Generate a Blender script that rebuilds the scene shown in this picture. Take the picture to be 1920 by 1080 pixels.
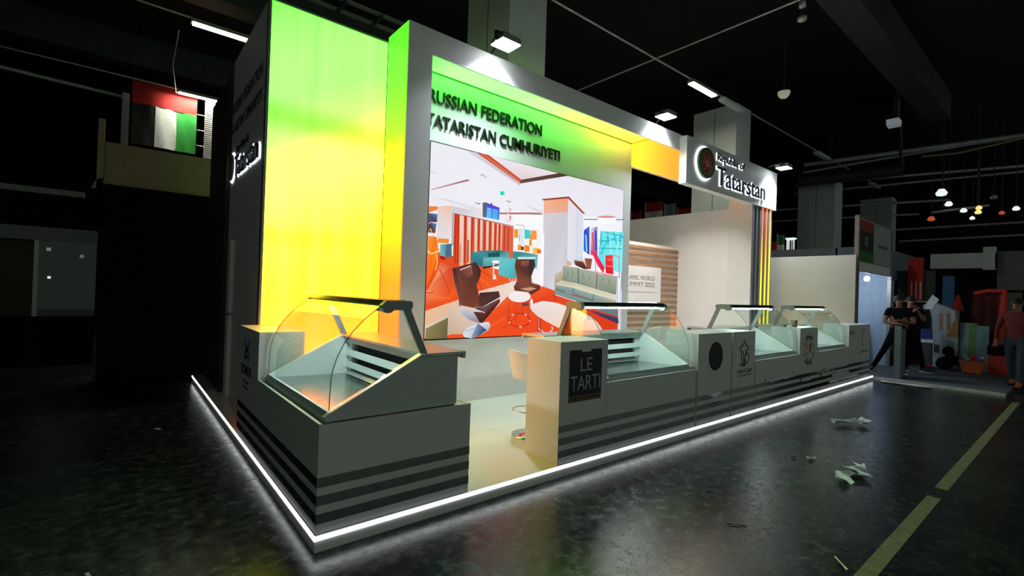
import bpy, bmesh, math, random
from mathutils import Vector, Matrix, Euler
random.seed(7)
scene = bpy.context.scene
for o in list(bpy.data.objects): bpy.data.objects.remove(o)
COL = scene.collection

# ---------------------------------------------------------------- camera
cam_data = bpy.data.cameras.new('camera'); cam = bpy.data.objects.new('camera', cam_data); COL.objects.link(cam)
yaw, pitch, roll = math.radians(-39.359), math.radians(.434), math.radians(-1.894)
fw = Vector((-math.sin(yaw)*math.cos(pitch), math.cos(yaw)*math.cos(pitch), math.sin(pitch)))
rt0 = Vector((math.cos(yaw), math.sin(yaw), 0)); up0 = rt0.cross(fw)
rt = rt0*math.cos(roll) - up0*math.sin(roll); up = up0*math.cos(roll) + rt0*math.sin(roll)
M3 = Matrix((rt, up, -fw)).transposed()
cam.matrix_world = Matrix.Translation((-.961, -2.97, 1.62)) @ M3.to_4x4()
cam_data.sensor_width = 36; cam_data.lens = 898.75/1920*36; cam_data.clip_start = .05; cam_data.clip_end = 200
scene.camera = cam

# ---------------------------------------------------------------- world, exposure
world = bpy.data.worlds.new('hall_ambient'); scene.world = world; world.use_nodes = True
world.node_tree.nodes['Background'].inputs[0].default_value = (.86, 1, .88, 1)
world.node_tree.nodes['Background'].inputs[1].default_value = .22
vs = scene.view_settings
vs.view_transform = 'Standard'; vs.look = 'None'; vs.exposure = 0; vs.gamma = 1; vs.use_curve_mapping = False

# ---------------------------------------------------------------- materials
MATS = {}
def lin(c): return tuple(((v/255+.055)/1.055)**2.4 if v/255 > .04045 else v/255/12.92 for v in c)
def newmat(name):
    m = bpy.data.materials.new(name); m.use_nodes = True; MATS[name] = m
    return m, m.node_tree.nodes, m.node_tree.links, m.node_tree.nodes['Principled BSDF']
def mat(name, col, rough=.5, metal=0., emit=None, strength=1., var=.12, scale=9., bump=0., spec=.5):
    """procedural surface: colour with slight noise variation, optional fine relief"""
    m, N, L, B = newmat(name)
    col = tuple(col)
    B.inputs['Roughness'].default_value = rough; B.inputs['Metallic'].default_value = metal
    B.inputs['Specular IOR Level'].default_value = spec
    tc = N.new('ShaderNodeTexCoord'); nz = N.new('ShaderNodeTexNoise')
    nz.inputs['Scale'].default_value = scale; nz.inputs['Detail'].default_value = 5
    L.new(tc.outputs['Object'], nz.inputs['Vector'])
    r = N.new('ShaderNodeValToRGB'); L.new(nz.outputs['Fac'], r.inputs['Fac'])
    r.color_ramp.elements[0].position = .3; r.color_ramp.elements[1].position = .7
    r.color_ramp.elements[0].color = tuple(c*(1-var) for c in col)+(1,)
    r.color_ramp.elements[1].color = tuple(min(1, c*(1+var*.5)) for c in col)+(1,)
    L.new(r.outputs['Color'], B.inputs['Base Color'])
    if emit:
        B.inputs['Emission Color'].default_value = tuple(emit)+(1,); B.inputs['Emission Strength'].default_value = strength
    if bump:
        b = N.new('ShaderNodeBump'); b.inputs['Strength'].default_value = bump; b.inputs['Distance'].default_value = .01
        L.new(nz.outputs['Fac'], b.inputs['Height']); L.new(b.outputs['Normal'], B.inputs['Normal'])
    return m
def ramp_set(r, stops):
    el = r.color_ramp.elements
    while len(el) > 1: el.remove(el[-1])
    el[0].position = stops[0][0]; el[0].color = tuple(stops[0][1])+(1,)
    for p, c in stops[1:]:
        e = el.new(p); e.color = tuple(c)+(1,)
def gradient_light(name, axis, a, b, stops, strength=1., mix=(0, 0), streak=0., streak_scale=(1, 1, 1), bands=()):
    """backlit coloured acrylic: colour runs along a world axis; the lamps behind it show as soft streaks"""
    m, N, L, B = newmat(name)
    g = N.new('ShaderNodeNewGeometry'); s = N.new('ShaderNodeSeparateXYZ'); L.new(g.outputs['Position'], s.inputs[0])
    mr = N.new('ShaderNodeMapRange'); mr.inputs['From Min'].default_value = a; mr.inputs['From Max'].default_value = b
    src = s.outputs[axis]
    nz0 = N.new('ShaderNodeTexNoise'); nz0.inputs['Scale'].default_value = 1.1; nz0.inputs['Detail'].default_value = 1; L.new(g.outputs['Position'], nz0.inputs['Vector'])
    w0 = N.new('ShaderNodeMath'); w0.operation = 'MULTIPLY_ADD'; w0.inputs[1].default_value = .22; L.new(nz0.outputs['Fac'], w0.inputs[0])
    if mix[1]:
        q = N.new('ShaderNodeMath'); q.operation = 'MULTIPLY_ADD'; q.inputs[1].default_value = mix[1]
        L.new(s.outputs[mix[0]], q.inputs[0]); L.new(src, q.inputs[2]); src = q.outputs[0]
    L.new(src, w0.inputs[2]); w1 = N.new('ShaderNodeMath'); w1.operation = 'SUBTRACT'; w1.inputs[1].default_value = .11; L.new(w0.outputs[0], w1.inputs[0])
    L.new(w1.outputs[0], mr.inputs['Value'])
    r = N.new('ShaderNodeValToRGB'); ramp_set(r, stops); L.new(mr.outputs['Result'], r.inputs['Fac'])
    out = r.outputs['Color']
    for zc, wd in bands:                                   # seams between the lamp rows: purer colour
        d = N.new('ShaderNodeMath'); d.operation = 'SUBTRACT'; d.inputs[1].default_value = zc; L.new(s.outputs[axis], d.inputs[0])
        ab = N.new('ShaderNodeMath'); ab.operation = 'ABSOLUTE'; L.new(d.outputs[0], ab.inputs[0])
        ss = N.new('ShaderNodeMapRange'); ss.interpolation_type = 'SMOOTHSTEP'; ss.inputs['From Min'].default_value = 0; ss.inputs['From Max'].default_value = wd; ss.inputs['To Min'].default_value = .85; ss.inputs['To Max'].default_value = 0; L.new(ab.outputs[0], ss.inputs['Value'])
        bx = N.new('ShaderNodeMix'); bx.data_type = 'RGBA'; bx.blend_type = 'MULTIPLY'; bx.inputs['B'].default_value = (.42, .80, .05, 1); L.new(ss.outputs[0], bx.inputs['Factor']); L.new(out, bx.inputs['A']); out = bx.outputs['Result']
    if streak:
        mp = N.new('ShaderNodeMapping'); mp.inputs['Scale'].default_value = streak_scale; L.new(g.outputs['Position'], mp.inputs['Vector'])
        nz = N.new('ShaderNodeTexNoise'); nz.inputs['Scale'].default_value = 1; nz.inputs['Detail'].default_value = 2; L.new(mp.outputs[0], nz.inputs['Vector'])
        m2 = N.new('ShaderNodeMapRange'); m2.inputs['From Min'].default_value = .3; m2.inputs['From Max'].default_value = .7
        m2.inputs['To Min'].default_value = 0; m2.inputs['To Max'].default_value = streak; L.new(nz.outputs['Fac'], m2.inputs['Value'])
        mx = N.new('ShaderNodeMix'); mx.data_type = 'RGBA'; mx.blend_type = 'ADD'
        mx.inputs['A'].default_value = (0, 0, 0, 1)
        mx.inputs['Factor'].default_value = 1; L.new(out, mx.inputs['A'])
        cc = N.new('ShaderNodeCombineColor'); 
        for k in range(3):
            mm = N.new('ShaderNodeMath'); mm.operation = 'MULTIPLY'; mm.inputs[1].default_value = (1, .4, .55)[k]; L.new(m2.outputs['Result'], mm.inputs[0]); L.new(mm.outputs[0], cc.inputs[k])
        L.new(cc.outputs[0], mx.inputs['B']); out = mx.outputs['Result']
    B.inputs['Base Color'].default_value = (.25, .25, .22, 1); B.inputs['Roughness'].default_value = .35
    L.new(out, B.inputs['Emission Color']); B.inputs['Emission Strength'].default_value = strength
    return m

WHITE = mat('white_laminate', (.78, .78, .75), .38, var=.04, scale=3)
PANEL = mat('white_painted_panel', (.80, .80, .79), .55, var=.04, scale=3)
DECK = mat('white_gloss_deck', (.80, .79, .75), .16, var=.05, scale=2)
CREAM = mat('cream_wall_panel', (.70, .66, .58), .6, var=.04, scale=2)
STEEL = mat('brushed_steel', (.52, .56, .55), .28, 1, var=.15, scale=30)
GREYMETAL = mat('grey_painted_metal', (.30, .34, .33), .42, .3, var=.06)
RAIL = mat('pale_coated_rail', (.46, .55, .53), .45, var=.05)
DARKMETAL = mat('dark_bronze_metal', (.028, .034, .032), .35, .4)
BLACK = mat('black_matt', (.004, .004, .0045), .8, spec=.15)
BLACKGLOSS = mat('black_gloss', (.006, .006, .007), .22)
MIRROR = mat('mirror_steel_strip', (.42, .43, .43), .09, 1, var=.12, scale=14, bump=.04)
CHROME = mat('chrome', (.75, .76, .77), .12, 1)
WOOD = mat('warm_slat_wood', (.36, .19, .09), .5, var=.3, scale=14)
DARKWOOD = mat('dark_stained_wood', (.030, .016, .011), .6, var=.35, scale=12)
COLUMN = mat('column_cladding', (.72, .80, .82), .6, var=.08, scale=1.2)
HALLSTEEL = mat('hall_dark_steel', (.055, .062, .065), .6, .2, var=.3, scale=3)
PIPE = mat('galvanised_pipe', (.58, .61, .61), .45, .5, var=.2, scale=5)
CEIL = mat('black_ceiling', (.004, .0045, .005), .9, var=.4, scale=.6)
HALLWALL = mat('dark_hall_wall', (.004, .0045, .005), .85, var=.4, scale=.8)
CHAIRSHELL = mat('white_plastic_shell', (.82, .82, .80), .3, var=.03)
LED = mat('white_led_tape', (.9, .9, .9), .4, emit=(.93, .97, 1), strength=3.6)
COOL = mat('cool_lamp_tube', (.9, .9, .9), .4, emit=(.85, 1, .97), strength=60)
FLOODLENS = mat('flood_lens', (.9, .9, .9), .3, emit=(.9, .96, 1), strength=14)
WARMTUBE = mat('warm_tube_diffuser', (.9, .9, .85), .4, emit=(1, .95, .62), strength=7)
HALO = mat('halo_acrylic', (.9, .9, .95), .4, emit=(.86, .9, 1), strength=1.3)
LETTER_DARK = mat('black_green_letter', (.006, .014, .008), .35)
LETTER_NAVY = mat('dark_letter_face', (.02, .03, .04), .3)
LETTER_WALL = mat('charcoal_vinyl', (.02, .022, .022), .5)

def glass_mat():
    m, N, L, B = newmat('display_glass'); N.remove(B)
    out = N['Material Output']; t = N.new('ShaderNodeBsdfTransparent'); t.inputs[0].default_value = (.955, .985, .97, 1)
    g = N.new('ShaderNodeBsdfGlossy'); g.inputs['Roughness'].default_value = .02; g.inputs[0].default_value = (.95, 1, .98, 1)
    f = N.new('ShaderNodeFresnel'); f.inputs['IOR'].default_value = 1.45
    mx = N.new('ShaderNodeMixShader'); L.new(f.outputs[0], mx.inputs[0]); L.new(t.outputs[0], mx.inputs[1]); L.new(g.outputs[0], mx.inputs[2]); L.new(mx.outputs[0], out.inputs[0])
    return m
GLASS = glass_mat()

def floor_mat():
    m, N, L, B = newmat('polished_dark_concrete')
    tc = N.new('ShaderNodeNewGeometry')
    def noise(scale, detail, rough=.6, stretch=None, dist=0):
        n = N.new('ShaderNodeTexNoise'); n.inputs['Scale'].default_value = scale; n.inputs['Detail'].default_value = detail; n.inputs['Roughness'].default_value = rough; n.inputs['Distortion'].default_value = dist
        if stretch:
            mp = N.new('ShaderNodeMapping'); mp.inputs['Scale'].default_value = stretch[0]; mp.inputs['Rotation'].default_value = (0, 0, stretch[1])
            L.new(tc.outputs['Position'], mp.inputs[0]); L.new(mp.outputs[0], n.inputs['Vector'])
        else: L.new(tc.outputs['Position'], n.inputs['Vector'])
        return n
    n1 = noise(.7, 8, .65, dist=.8); n2 = noise(11, 12, .74); n5 = noise(26, 8, .7); n3 = noise(5, 9, .75, ((1, 5, 1), .5)); n4 = noise(95, 5, .7)
    r = N.new('ShaderNodeValToRGB'); ramp_set(r, [(.3, (.004, .0075, .007)), (.5, (.012, .020, .0185)), (.72, (.032, .047, .044))]); L.new(n1.outputs['Fac'], r.inputs['Fac'])
    r2 = N.new('ShaderNodeValToRGB'); ramp_set(r2, [(.36, (.5, .5, .5)), (.48, (.85, .85, .85)), (.56, (1.15, 1.15, 1.12)), (.66, (1.9, 1.9, 1.8))]); L.new(n2.outputs['Fac'], r2.inputs['Fac'])
    mx = N.new('ShaderNodeMix'); mx.data_type = 'RGBA'; mx.blend_type = 'MULTIPLY'; mx.inputs['Factor'].default_value = 1
    L.new(r.outputs[0], mx.inputs['A']); L.new(r2.outputs[0], mx.inputs['B'])
    # fine pale scratches
    r3 = N.new('ShaderNodeValToRGB'); ramp_set(r3, [(.57, (0, 0, 0)), (.61, (.04, .045, .042)), (.70, (.10, .105, .10))]); L.new(n3.outputs['Fac'], r3.inputs['Fac'])
    ad = N.new('ShaderNodeMix'); ad.data_type = 'RGBA'; ad.blend_type = 'ADD'; ad.inputs['Factor'].default_value = .6
    L.new(mx.outputs['Result'], ad.inputs['A']); L.new(r3.outputs[0], ad.inputs['B'])
    # sawn joint lines in the slab
    L.new(ad.outputs['Result'], B.inputs['Base Color'])
    rr = N.new('ShaderNodeMapRange'); rr.inputs['From Min'].default_value = .38; rr.inputs['From Max'].default_value = .62; rr.inputs['To Min'].default_value = .13; rr.inputs['To Max'].default_value = .33
    L.new(n2.outputs['Fac'], rr.inputs['Value']); L.new(rr.outputs[0], B.inputs['Roughness'])
    b = N.new('ShaderNodeBump'); b.inputs['Strength'].default_value = .2; b.inputs['Distance'].default_value = .004
    L.new(n5.outputs['Fac'], b.inputs['Height'])
    b2 = N.new('ShaderNodeBump'); b2.inputs['Strength'].default_value = .10; b2.inputs['Distance'].default_value = .012; L.new(n3.outputs['Fac'], b2.inputs['Height']); L.new(b.outputs[0], b2.inputs['Normal'])
    L.new(b2.outputs[0], B.inputs['Normal'])
    B.inputs['Specular IOR Level'].default_value = .6
    return m
CONCRETE = floor_mat()

# ---------------------------------------------------------------- mesh helpers
class MB:
    """collects faces for ONE mesh object"""
    def __init__(self): self.v = []; self.f = []; self.smooth = []
    def add(self, verts, faces, smooth=False):
        n = len(self.v); self.v += [tuple(v) for v in verts]; self.f += [tuple(i+n for i in f) for f in faces]; self.smooth += [smooth]*len(faces); return self
    def box(self, x0, x1, y0, y1, z0, z1):
        return self.add([(x0,y0,z0),(x1,y0,z0),(x1,y1,z0),(x0,y1,z0),(x0,y0,z1),(x1,y0,z1),(x1,y1,z1),(x0,y1,z1)],
                        [(3,2,1,0),(4,5,6,7),(0,1,5,4),(1,2,6,5),(2,3,7,6),(3,0,4,7)])
    def prism(self, pts, axis, a, b):
        """closed outline in the plane across `axis`, pushed from a to b"""
        def P(p, t): return (t, p[0], p[1]) if axis == 'x' else (p[0], t, p[1]) if axis == 'y' else (p[0], p[1], t)
        n = len(pts); V = [P(p, a) for p in pts]+[P(p, b) for p in pts]
        F = [tuple(range(n)), tuple(range(2*n-1, n-1, -1))]+[((i+1) % n, i, n+i, n+(i+1) % n) for i in range(n)]
        return self.add(V, F)
    def tube(self, path, r, n=8, cap=True):
        path = [Vector(p) for p in path]; rs = r if isinstance(r, (list, tuple)) else [r]*len(path)
        V = []; prev = None
        for i, p in enumerate(path):
            d = (path[min(i+1, len(path)-1)]-path[max(i-1, 0)]).normalized()
            if prev is None: prev = Vector((0, 0, 1)) if abs(d.z) < .9 else Vector((1, 0, 0))
            a = d.cross(prev).normalized(); b = a.cross(d).normalized(); prev = b
            V += [p+rs[i]*(a*math.cos(2*math.pi*k/n)+b*math.sin(2*math.pi*k/n)) for k in range(n)]
        F = [(i*n+k, i*n+(k+1) % n, (i+1)*n+(k+1) % n, (i+1)*n+k) for i in range(len(path)-1) for k in range(n)]
        self.add(V, F, True)
        if cap: self.add(V[:n], [tuple(range(n-1, -1, -1))]); self.add(V[-n:], [tuple(range(n))])
        return self
    def lathe(self, prof, c=(0, 0, 0), n=20, smooth=True):
        V = [(c[0]+r*math.cos(2*math.pi*k/n), c[1]+r*math.sin(2*math.pi*k/n), c[2]+z) for r, z in prof for k in range(n)]
        F = [(i*n+k, i*n+(k+1) % n, (i+1)*n+(k+1) % n, (i+1)*n+k) for i in range(len(prof)-1) for k in range(n)]
        self.add(V, F, smooth)
        if prof[0][0] > 1e-4: self.add(V[:n], [tuple(range(n-1, -1, -1))])
        if prof[-1][0] > 1e-4: self.add(V[-n:], [tuple(range(n))])
        return self
    def grid(self, rows, smooth=True, closed=False):
        m = len(rows[0]); V = [p for r in rows for p in r]
        k = m if closed else m-1
        return self.add(V, [(i*m+j, i*m+(j+1) % m, (i+1)*m+(j+1) % m, (i+1)*m+j) for i in range(len(rows)-1) for j in range(k)], smooth)
    def ribbon(self, pts, w, axis, t0, t1, closed=False):
        """stroke of width w along a 2-D polyline, thickness t0..t1 across `axis`"""
        P = [Vector(p) for p in pts]; n = len(P); Lf, Rt = [], []
        for i in range(n):
            a = P[i-1] if (i or closed) else P[i]; b = P[(i+1) % n] if (i < n-1 or closed) else P[i]
            d = (b-a).normalized(); q = Vector((-d.y, d.x))*w/2; Lf.append(P[i]+q); Rt.append(P[i]-q)
        for i in range(n if closed else n-1):
            j = (i+1) % n; self.prism([Lf[i], Lf[j], Rt[j], Rt[i]], axis, t0, t1)
        return self
    def disc(self, cx, cz, rx, rz, axis, t0, t1, n=28):
        return self.prism([(cx+rx*math.cos(2*math.pi*k/n), cz+rz*math.sin(2*math.pi*k/n)) for k in range(n)], axis, t0, t1)
    def build(self, name, m, parent=None, world=True, kind=None, label=None):
        me = bpy.data.meshes.new(name)
        V = self.v
        if parent is not None and world:
            o = origin_of(parent); V = [(x-o[0], y-o[1], z-o[2]) for x, y, z in V]
        me.from_pydata(V, [], self.f); me.update()
        bm = bmesh.new(); bm.from_mesh(me); bmesh.ops.recalc_face_normals(bm, faces=bm.faces); bm.to_mesh(me); bm.free()
        me.polygons.foreach_set('use_smooth', self.smooth)
        me.materials.append(m)
        ob = bpy.data.objects.new(name, me); COL.objects.link(ob)
        if parent is not None: ob.parent = parent
        if kind: ob['kind'] = kind
        if label: ob['label'] = label
        return ob
def origin_of(o):
    p = Vector((0, 0, 0))
    while o is not None: p += o.location; o = o.parent
    return p
def tag(o, label, cat, group=None):
    o['label'] = label; o['category'] = cat
    if group: o['group'] = group
    return o
def thing(name, label, cat, loc=(0, 0, 0), rz=0., group=None):
    o = bpy.data.objects.new(name, None); COL.objects.link(o); o.location = loc; o.rotation_euler = (0, 0, rz); o.empty_display_size = .1
    return tag(o, label, cat, group)
def struct(o): o['kind'] = 'structure'; return o
def copy_tree(o, parent=None):
    c = o.copy(); COL.objects.link(c); c.parent = parent
    for ch in list(o.children): copy_tree(ch, c)
    return c

def text_polys(body, offset=0., bold=0.):
    """outline text as flat islands: list of (verts2d, faces) per letter, normalised so cap height = 1 from y=0"""
    cu = bpy.data.curves.new('lettering_source', 'FONT'); cu.body = body; cu.size = 1; cu.offset = offset; cu.resolution_u = 3; cu.fill_mode = 'FRONT'
    ob = bpy.data.objects.new('lettering_source', cu); COL.objects.link(ob)
    dg = bpy.context.evaluated_depsgraph_get(); dg.update()
    me = bpy.data.meshes.new_from_object(ob.evaluated_get(dg))
    bm = bmesh.new(); bm.from_mesh(me); bmesh.ops.remove_doubles(bm, verts=bm.verts, dist=1e-5)
    seen = set(); isl = []
    for v in bm.verts:
        if v in seen: continue
        st = [v]; comp = []; seen.add(v)
        while st:
            q = st.pop(); comp.append(q)
            for e in q.link_edges:
                w = e.other_vert(q)
                if w not in seen: seen.add(w); st.append(w)
        isl.append(comp)
    out = []
    isl.sort(key=lambda c: min(v.co.x for v in c))
    for comp in isl:
        a, b = min(v.co.x for v in comp), max(v.co.x for v in comp)
        vs_ = set(comp); fs = [f for f in bm.faces if f.verts[0] in vs_]
        if not fs: continue
        idx = {v: i for i, v in enumerate(comp)}
        V = [(v.co.x, v.co.y) for v in comp]; F = [tuple(idx[v] for v in f.verts) for f in fs]
        if out and min(b, out[-1][3])-max(a, out[-1][2]) > .55*min(b-a, out[-1][3]-out[-1][2]):
            pv, pf, pa, pb = out[-1]; n = len(pv)
            out[-1] = (pv+V, pf+[tuple(i+n for i in f) for f in F], min(a, pa), max(b, pb))
        else: out.append((V, F, a, b))
    bm.free(); bpy.data.objects.remove(ob); bpy.data.curves.remove(cu); bpy.data.meshes.remove(me)
    return out
def letters(body, m, parent, place, x0, x1, z0, z1, depth=.012, name='letter', offset=0., ref=None, joined=False, lift=0.):
    """letters fitted to the rectangle x0..x1, z0..z1 of a sign plane; place(u, v, w) -> world point, w = out of the face"""
    base = text_polys(body); T = text_polys(body, offset) if offset else base
    xa = min(t[2] for t in base); xb = max(t[3] for t in base)
    ys = [v[1] for t in base for v in t[0]]; ya, yb = (ref if ref else (min(ys), max(ys)))
    sx = (x1-x0)/(xb-xa); sz = (z1-z0)/(yb-ya)
    res = []; mb = MB()
    for V, F, a, b in T:
        n = len(V); P = [(x0+(x-xa)*sx, z0+(y-ya)*sz) for x, y in V]
        vv = [place(u, v, lift+depth) for u, v in P]+[place(u, v, lift) for u, v in P]
        ff = [tuple(f) for f in F]+[tuple(i+n for i in reversed(f)) for f in F]
        cnt = {}
        for f in F:
            for i in range(len(f)): 
                e = (f[i], f[(i+1) % len(f)]); k = tuple(sorted(e)); cnt.setdefault(k, []).append(e)
        ff += [(e[0][1], e[0][0], e[0][0]+n, e[0][1]+n) for k, e in cnt.items() if len(e) == 1]
        if joined: mb.add(vv, ff)
        else: res.append(MB().add(vv, ff).build(name, m, parent))
    if joined: return [mb.build(name, m, parent)]
    return res
def face_front(y): return lambda u, v, w: (u, y-w, v)       # plane facing -Y
def face_left(x): return lambda u, v, w: (x-w, -u, v)       # plane facing -X (u runs from far to near)

# ================================================================= THE HALL
struct(MB().box(-14, 36, -12, 26, -.2, 0).build('floor', CONCRETE))
struct(MB().box(-14, 36, -12, 26, 8.6, 8.8).build('ceiling', CEIL))
struct(MB().box(-14, 36, 25.8, 26, 0, 8.6).build('wall_back', HALLWALL))
struct(MB().box(35.8, 36, -12, 25.8, 0, 8.6).build('wall_right', HALLWALL))
struct(MB().box(-14, -13.8, -2, 25.8, 0, 8.6).build('wall_left', HALLWALL))
TAPE = mat('worn_yellow_floor_tape', (.20, .21, .10), .6, var=.35, scale=16)
mb = MB()
for x0, x1 in ((1.4, 4.42), (4.72, 11.0)): mb.box(x0, x1, -2.17, -2.08, 0, .0025)
tag(mb.build('floor_tape', TAPE), 'long worn yellow tape line stuck on the dark concrete floor', 'floor marking')
# paint marks worn into the slab
CHALK = mat('chalky_white_mark', (.35, .37, .36), .8, var=.5, scale=40)
mb = MB(); P = [(-1.05+.03*math.sin(k*.9)+(.05 if k > 8 else 0), .52-.085*k) for k in range(12)]
mb.ribbon(P, .018, 'z', 0, .0015); tag(mb.build('chalk_mark', CHALK), 'broken white chalk stroke on the dark floor left of the platform', 'floor marking')
JOINT = mat('floor_joint_filler', (.025, .03, .03), .4, var=.4, scale=20)
for i, (a, b) in enumerate((((-1.9, 1.42), (-.02, 1.42)), ((-3.4, 2.55), (-.02, 2.55)))):
    struct(MB().ribbon([a, b], .012, 'z', 0, .0012).build('trim_%d' % (i+1), JOINT))

# hall columns: clad boxes in a row behind the booth
for x0, h, lab in ((4.37, 8.6, 'tall white-clad hall column rising behind the big picture wall'),
                   (13.0, 7.42, 'white-clad hall column behind the lit name sign'),
                   (21.5, 6.6, 'pale hall column with panel joint rising behind the cream partition wall'),
                   (30.0, 7.2, 'far pale hall column behind the flag fascia stand')):
    t = thing('hall_column', lab, 'column', (x0, 3.85, .105 if x0 < 10 else 0))
    MB().box(x0, x0+.9, 3.85, 5.22, .105 if x0 < 10 else 0, h).build('cladding', COLUMN, t)
    MB().box(x0-.004, x0, 4.52, 4.535, .11, h-.1).build('joint', DARKMETAL, t)
    if h < 8: MB().box(x0+.2, x0+.7, 4.2, 4.9, h, 8.6).build('core', CEIL, t)
    else: MB().box(x0+.3, x0+.6, 3.846, 3.85, .11, h-.1).build('joint', COLUMN, t)
# ceiling beams
for i, (x0, x1, y0, y1) in enumerate(((5.6, 20, .15, .75), (-6, 30, 9.2, 9.8), (-6, 30, 14.5, 15.1))):
    o = MB().box(x0, x1, y0, y1, 7.75, 8.6).build('ceiling_beam', HALLSTEEL)
    tag(o, ('wide grey ceiling beam running over the open aisle', 'dark ceiling beam crossing behind the flag', 'farthest dark ceiling beam at the back of the hall')[i], 'beam')

# track with tube lamps, running along the booth
def track(name, lab, p0, p1, r=.022):
    o = MB().tube([p0, p1], r, 8).build(name, PIPE); return tag(o, lab, 'lighting track')
track('lighting_track', 'long thin lighting track crossing above the booth and carrying a lit tube', (2.0, 3.44, 7.0), (26, 3.44, 7.0))
track('lighting_track', 'thin cross track under the black ceiling over the booth front', (8.36, 7.4, 7.05), (8.36, -1.2, 7.05), .02)
track('lighting_track', 'thin lighting track above the striped flag', (-5.0, 8.75, 7.0), (2.5, 8.9, 7.0))
track('lighting_track', 'far lighting track holding the tube beside the flag', (-6.0, 13.5, 7.0), (3.5, 13.45, 7.0))
track('cable_tray', 'grey cable tray at the dark left end of the hall', (-9.0, 14.2, 6.9), (-.92, 15.2, 6.95), .06)
def tube_lamp(loc, lit, lab, L_=1.2):
    t = thing('tube_lamp', lab, 'ceiling lamp', loc); x, y, z = loc
    MB().box(x-L_/2, x+L_/2, y-.09, y+.09, z-.02, z+.05).build('housing', GREYMETAL if lit else COLUMN, t)
    MB().box(x-L_/2+.03, x+L_/2-.03, y-.075, y+.075, z-.045, z-.02).build('diffuser', WARMTUBE if lit else COLUMN, t)
    if lit:
        ld = bpy.data.lights.new('tube_light', 'AREA'); ld.shape = 'RECTANGLE'; ld.size = L_-.06; ld.size_y = .15; ld.energy = lit; ld.color = (1, .95, .72)
        lo = bpy.data.objects.new('tube_light', ld); COL.objects.link(lo); lo.parent = t; lo.location = (0, 0, -.05)
    return t
tube_lamp((10.35, 3.44, 6.93), 60, 'lit yellowish tube lamp on the track above the name sign')
tube_lamp((.62, 8.85, 6.93), 60, 'lit yellowish tube lamp above the striped flag')
tube_lamp((.75, 13.46, 6.93), 60, 'lit yellowish tube lamp right beside the striped flag')
tube_lamp((11.9, 3.44, 6.93), 0, 'unlit tube lamp on the track right after the lit one')
tube_lamp((18.7, 3.44, 6.93), 0, 'unlit pale tube lamp where the track passes the far column')
tube_lamp((25.2, 3.44, 6.93), 0, 'unlit tube lamp at the far end of the track')
# suspended wire beside the flag lamp
tag(MB().tube([(-.15, 9.3, 6.85), (-.16, 10.5, 6.55), (.06, 12.6, 6.6), (.18, 13.44, 6.9)], .01, 6).build('lamp_cable', PIPE), 'thin white cable slung between the two left tube lamps', 'cable')

# pipes and ducts far right
for i, (a, b, r) in enumerate((((19.8, 4.4, 7.0), (20.9, -3.2, 7.0), .09), ((20.2, 4.6, 6.8), (21.0, -3.2, 7.15), .05), ((22.2, 5.6, 6.8), (25.4, -3.2, 6.9), .06), ((23.2, 6.0, 6.6), (25.4, -3.2, 6.75), .05),
                               ((24, 7.5, 6.1), (26, 1, 6.1), .06), ((24, 9, 5.6), (26, 2, 5.6), .05), ((27, 3, 5.1), (28, -3.5, 5.2), .05), ((27.5, 3, 4.6), (28.5, -3.5, 4.75), .05))):
    lab = ('thick grey pipe highest under the far right ceiling', 'thin pipe just below the thick grey one at far right', 'grey pipe crossing above the white far fascia, upper of two', 'grey pipe crossing above the white far fascia, lower of two',
           'dark pipe behind the cream partition, upper', 'dark pipe behind the cream partition, lower', 'thin dark pipe under the stage lamps, upper', 'thin dark pipe under the stage lamps, lower')[i]
    tag(MB().tube([a, b], r, 8).build('ceiling_pipe', PIPE), lab, 'pipe')
tag(MB().tube([(20.6, 4.9, 6.55), (21.3, 1.6, 6.6)], .22, 12).build('ventilation_duct', HALLSTEEL), 'fat dark ventilation duct crossing the far column', 'duct')
tag(MB().tube([(16.9, .88, 8.58), (17.0, .90, 7.3), (17.6, .95, 6.98), (18.6, 1.15, 6.6), (20.2, 1.42, 6.55)], .05, 8).build('flexible_hose', HALLSTEEL), 'curved flexible hose hanging from the black ceiling', 'hose')
YCABLE = mat('yellow_cable', (.40, .36, .16), .6)
tag(MB().tube([(20.2, .9, 6.72), (20.25, .0, 6.66), (20.3, -1.2, 6.8), (20.4, -3, 7.1)], .035, 6).build('cable_bundle', YCABLE), 'pale yellow cable bundle lying along the far pipes', 'cable')
q = thing('cable_tray', 'grey ladder tray hanging under the ceiling above the glowing panel', 'tray', (3, 7.35, 7.6))
for y in (7.15, 7.6): MB().box(1.2, 6.5, y-.04, y+.04, 7.6, 7.66).build('rail', GREYMETAL, q)
for k in range(6): MB().box(1.7+k*.8, 1.76+k*.8, 7.05, 7.7, 7.55, 7.6).build('cross_bar', HALLSTEEL, q)
for x in (1.8, 5.8): MB().tube([(x, 7.38, 7.58), (x, 7.38, 8.6)], .012, 6).build('hanger', HALLSTEEL, q)
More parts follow.
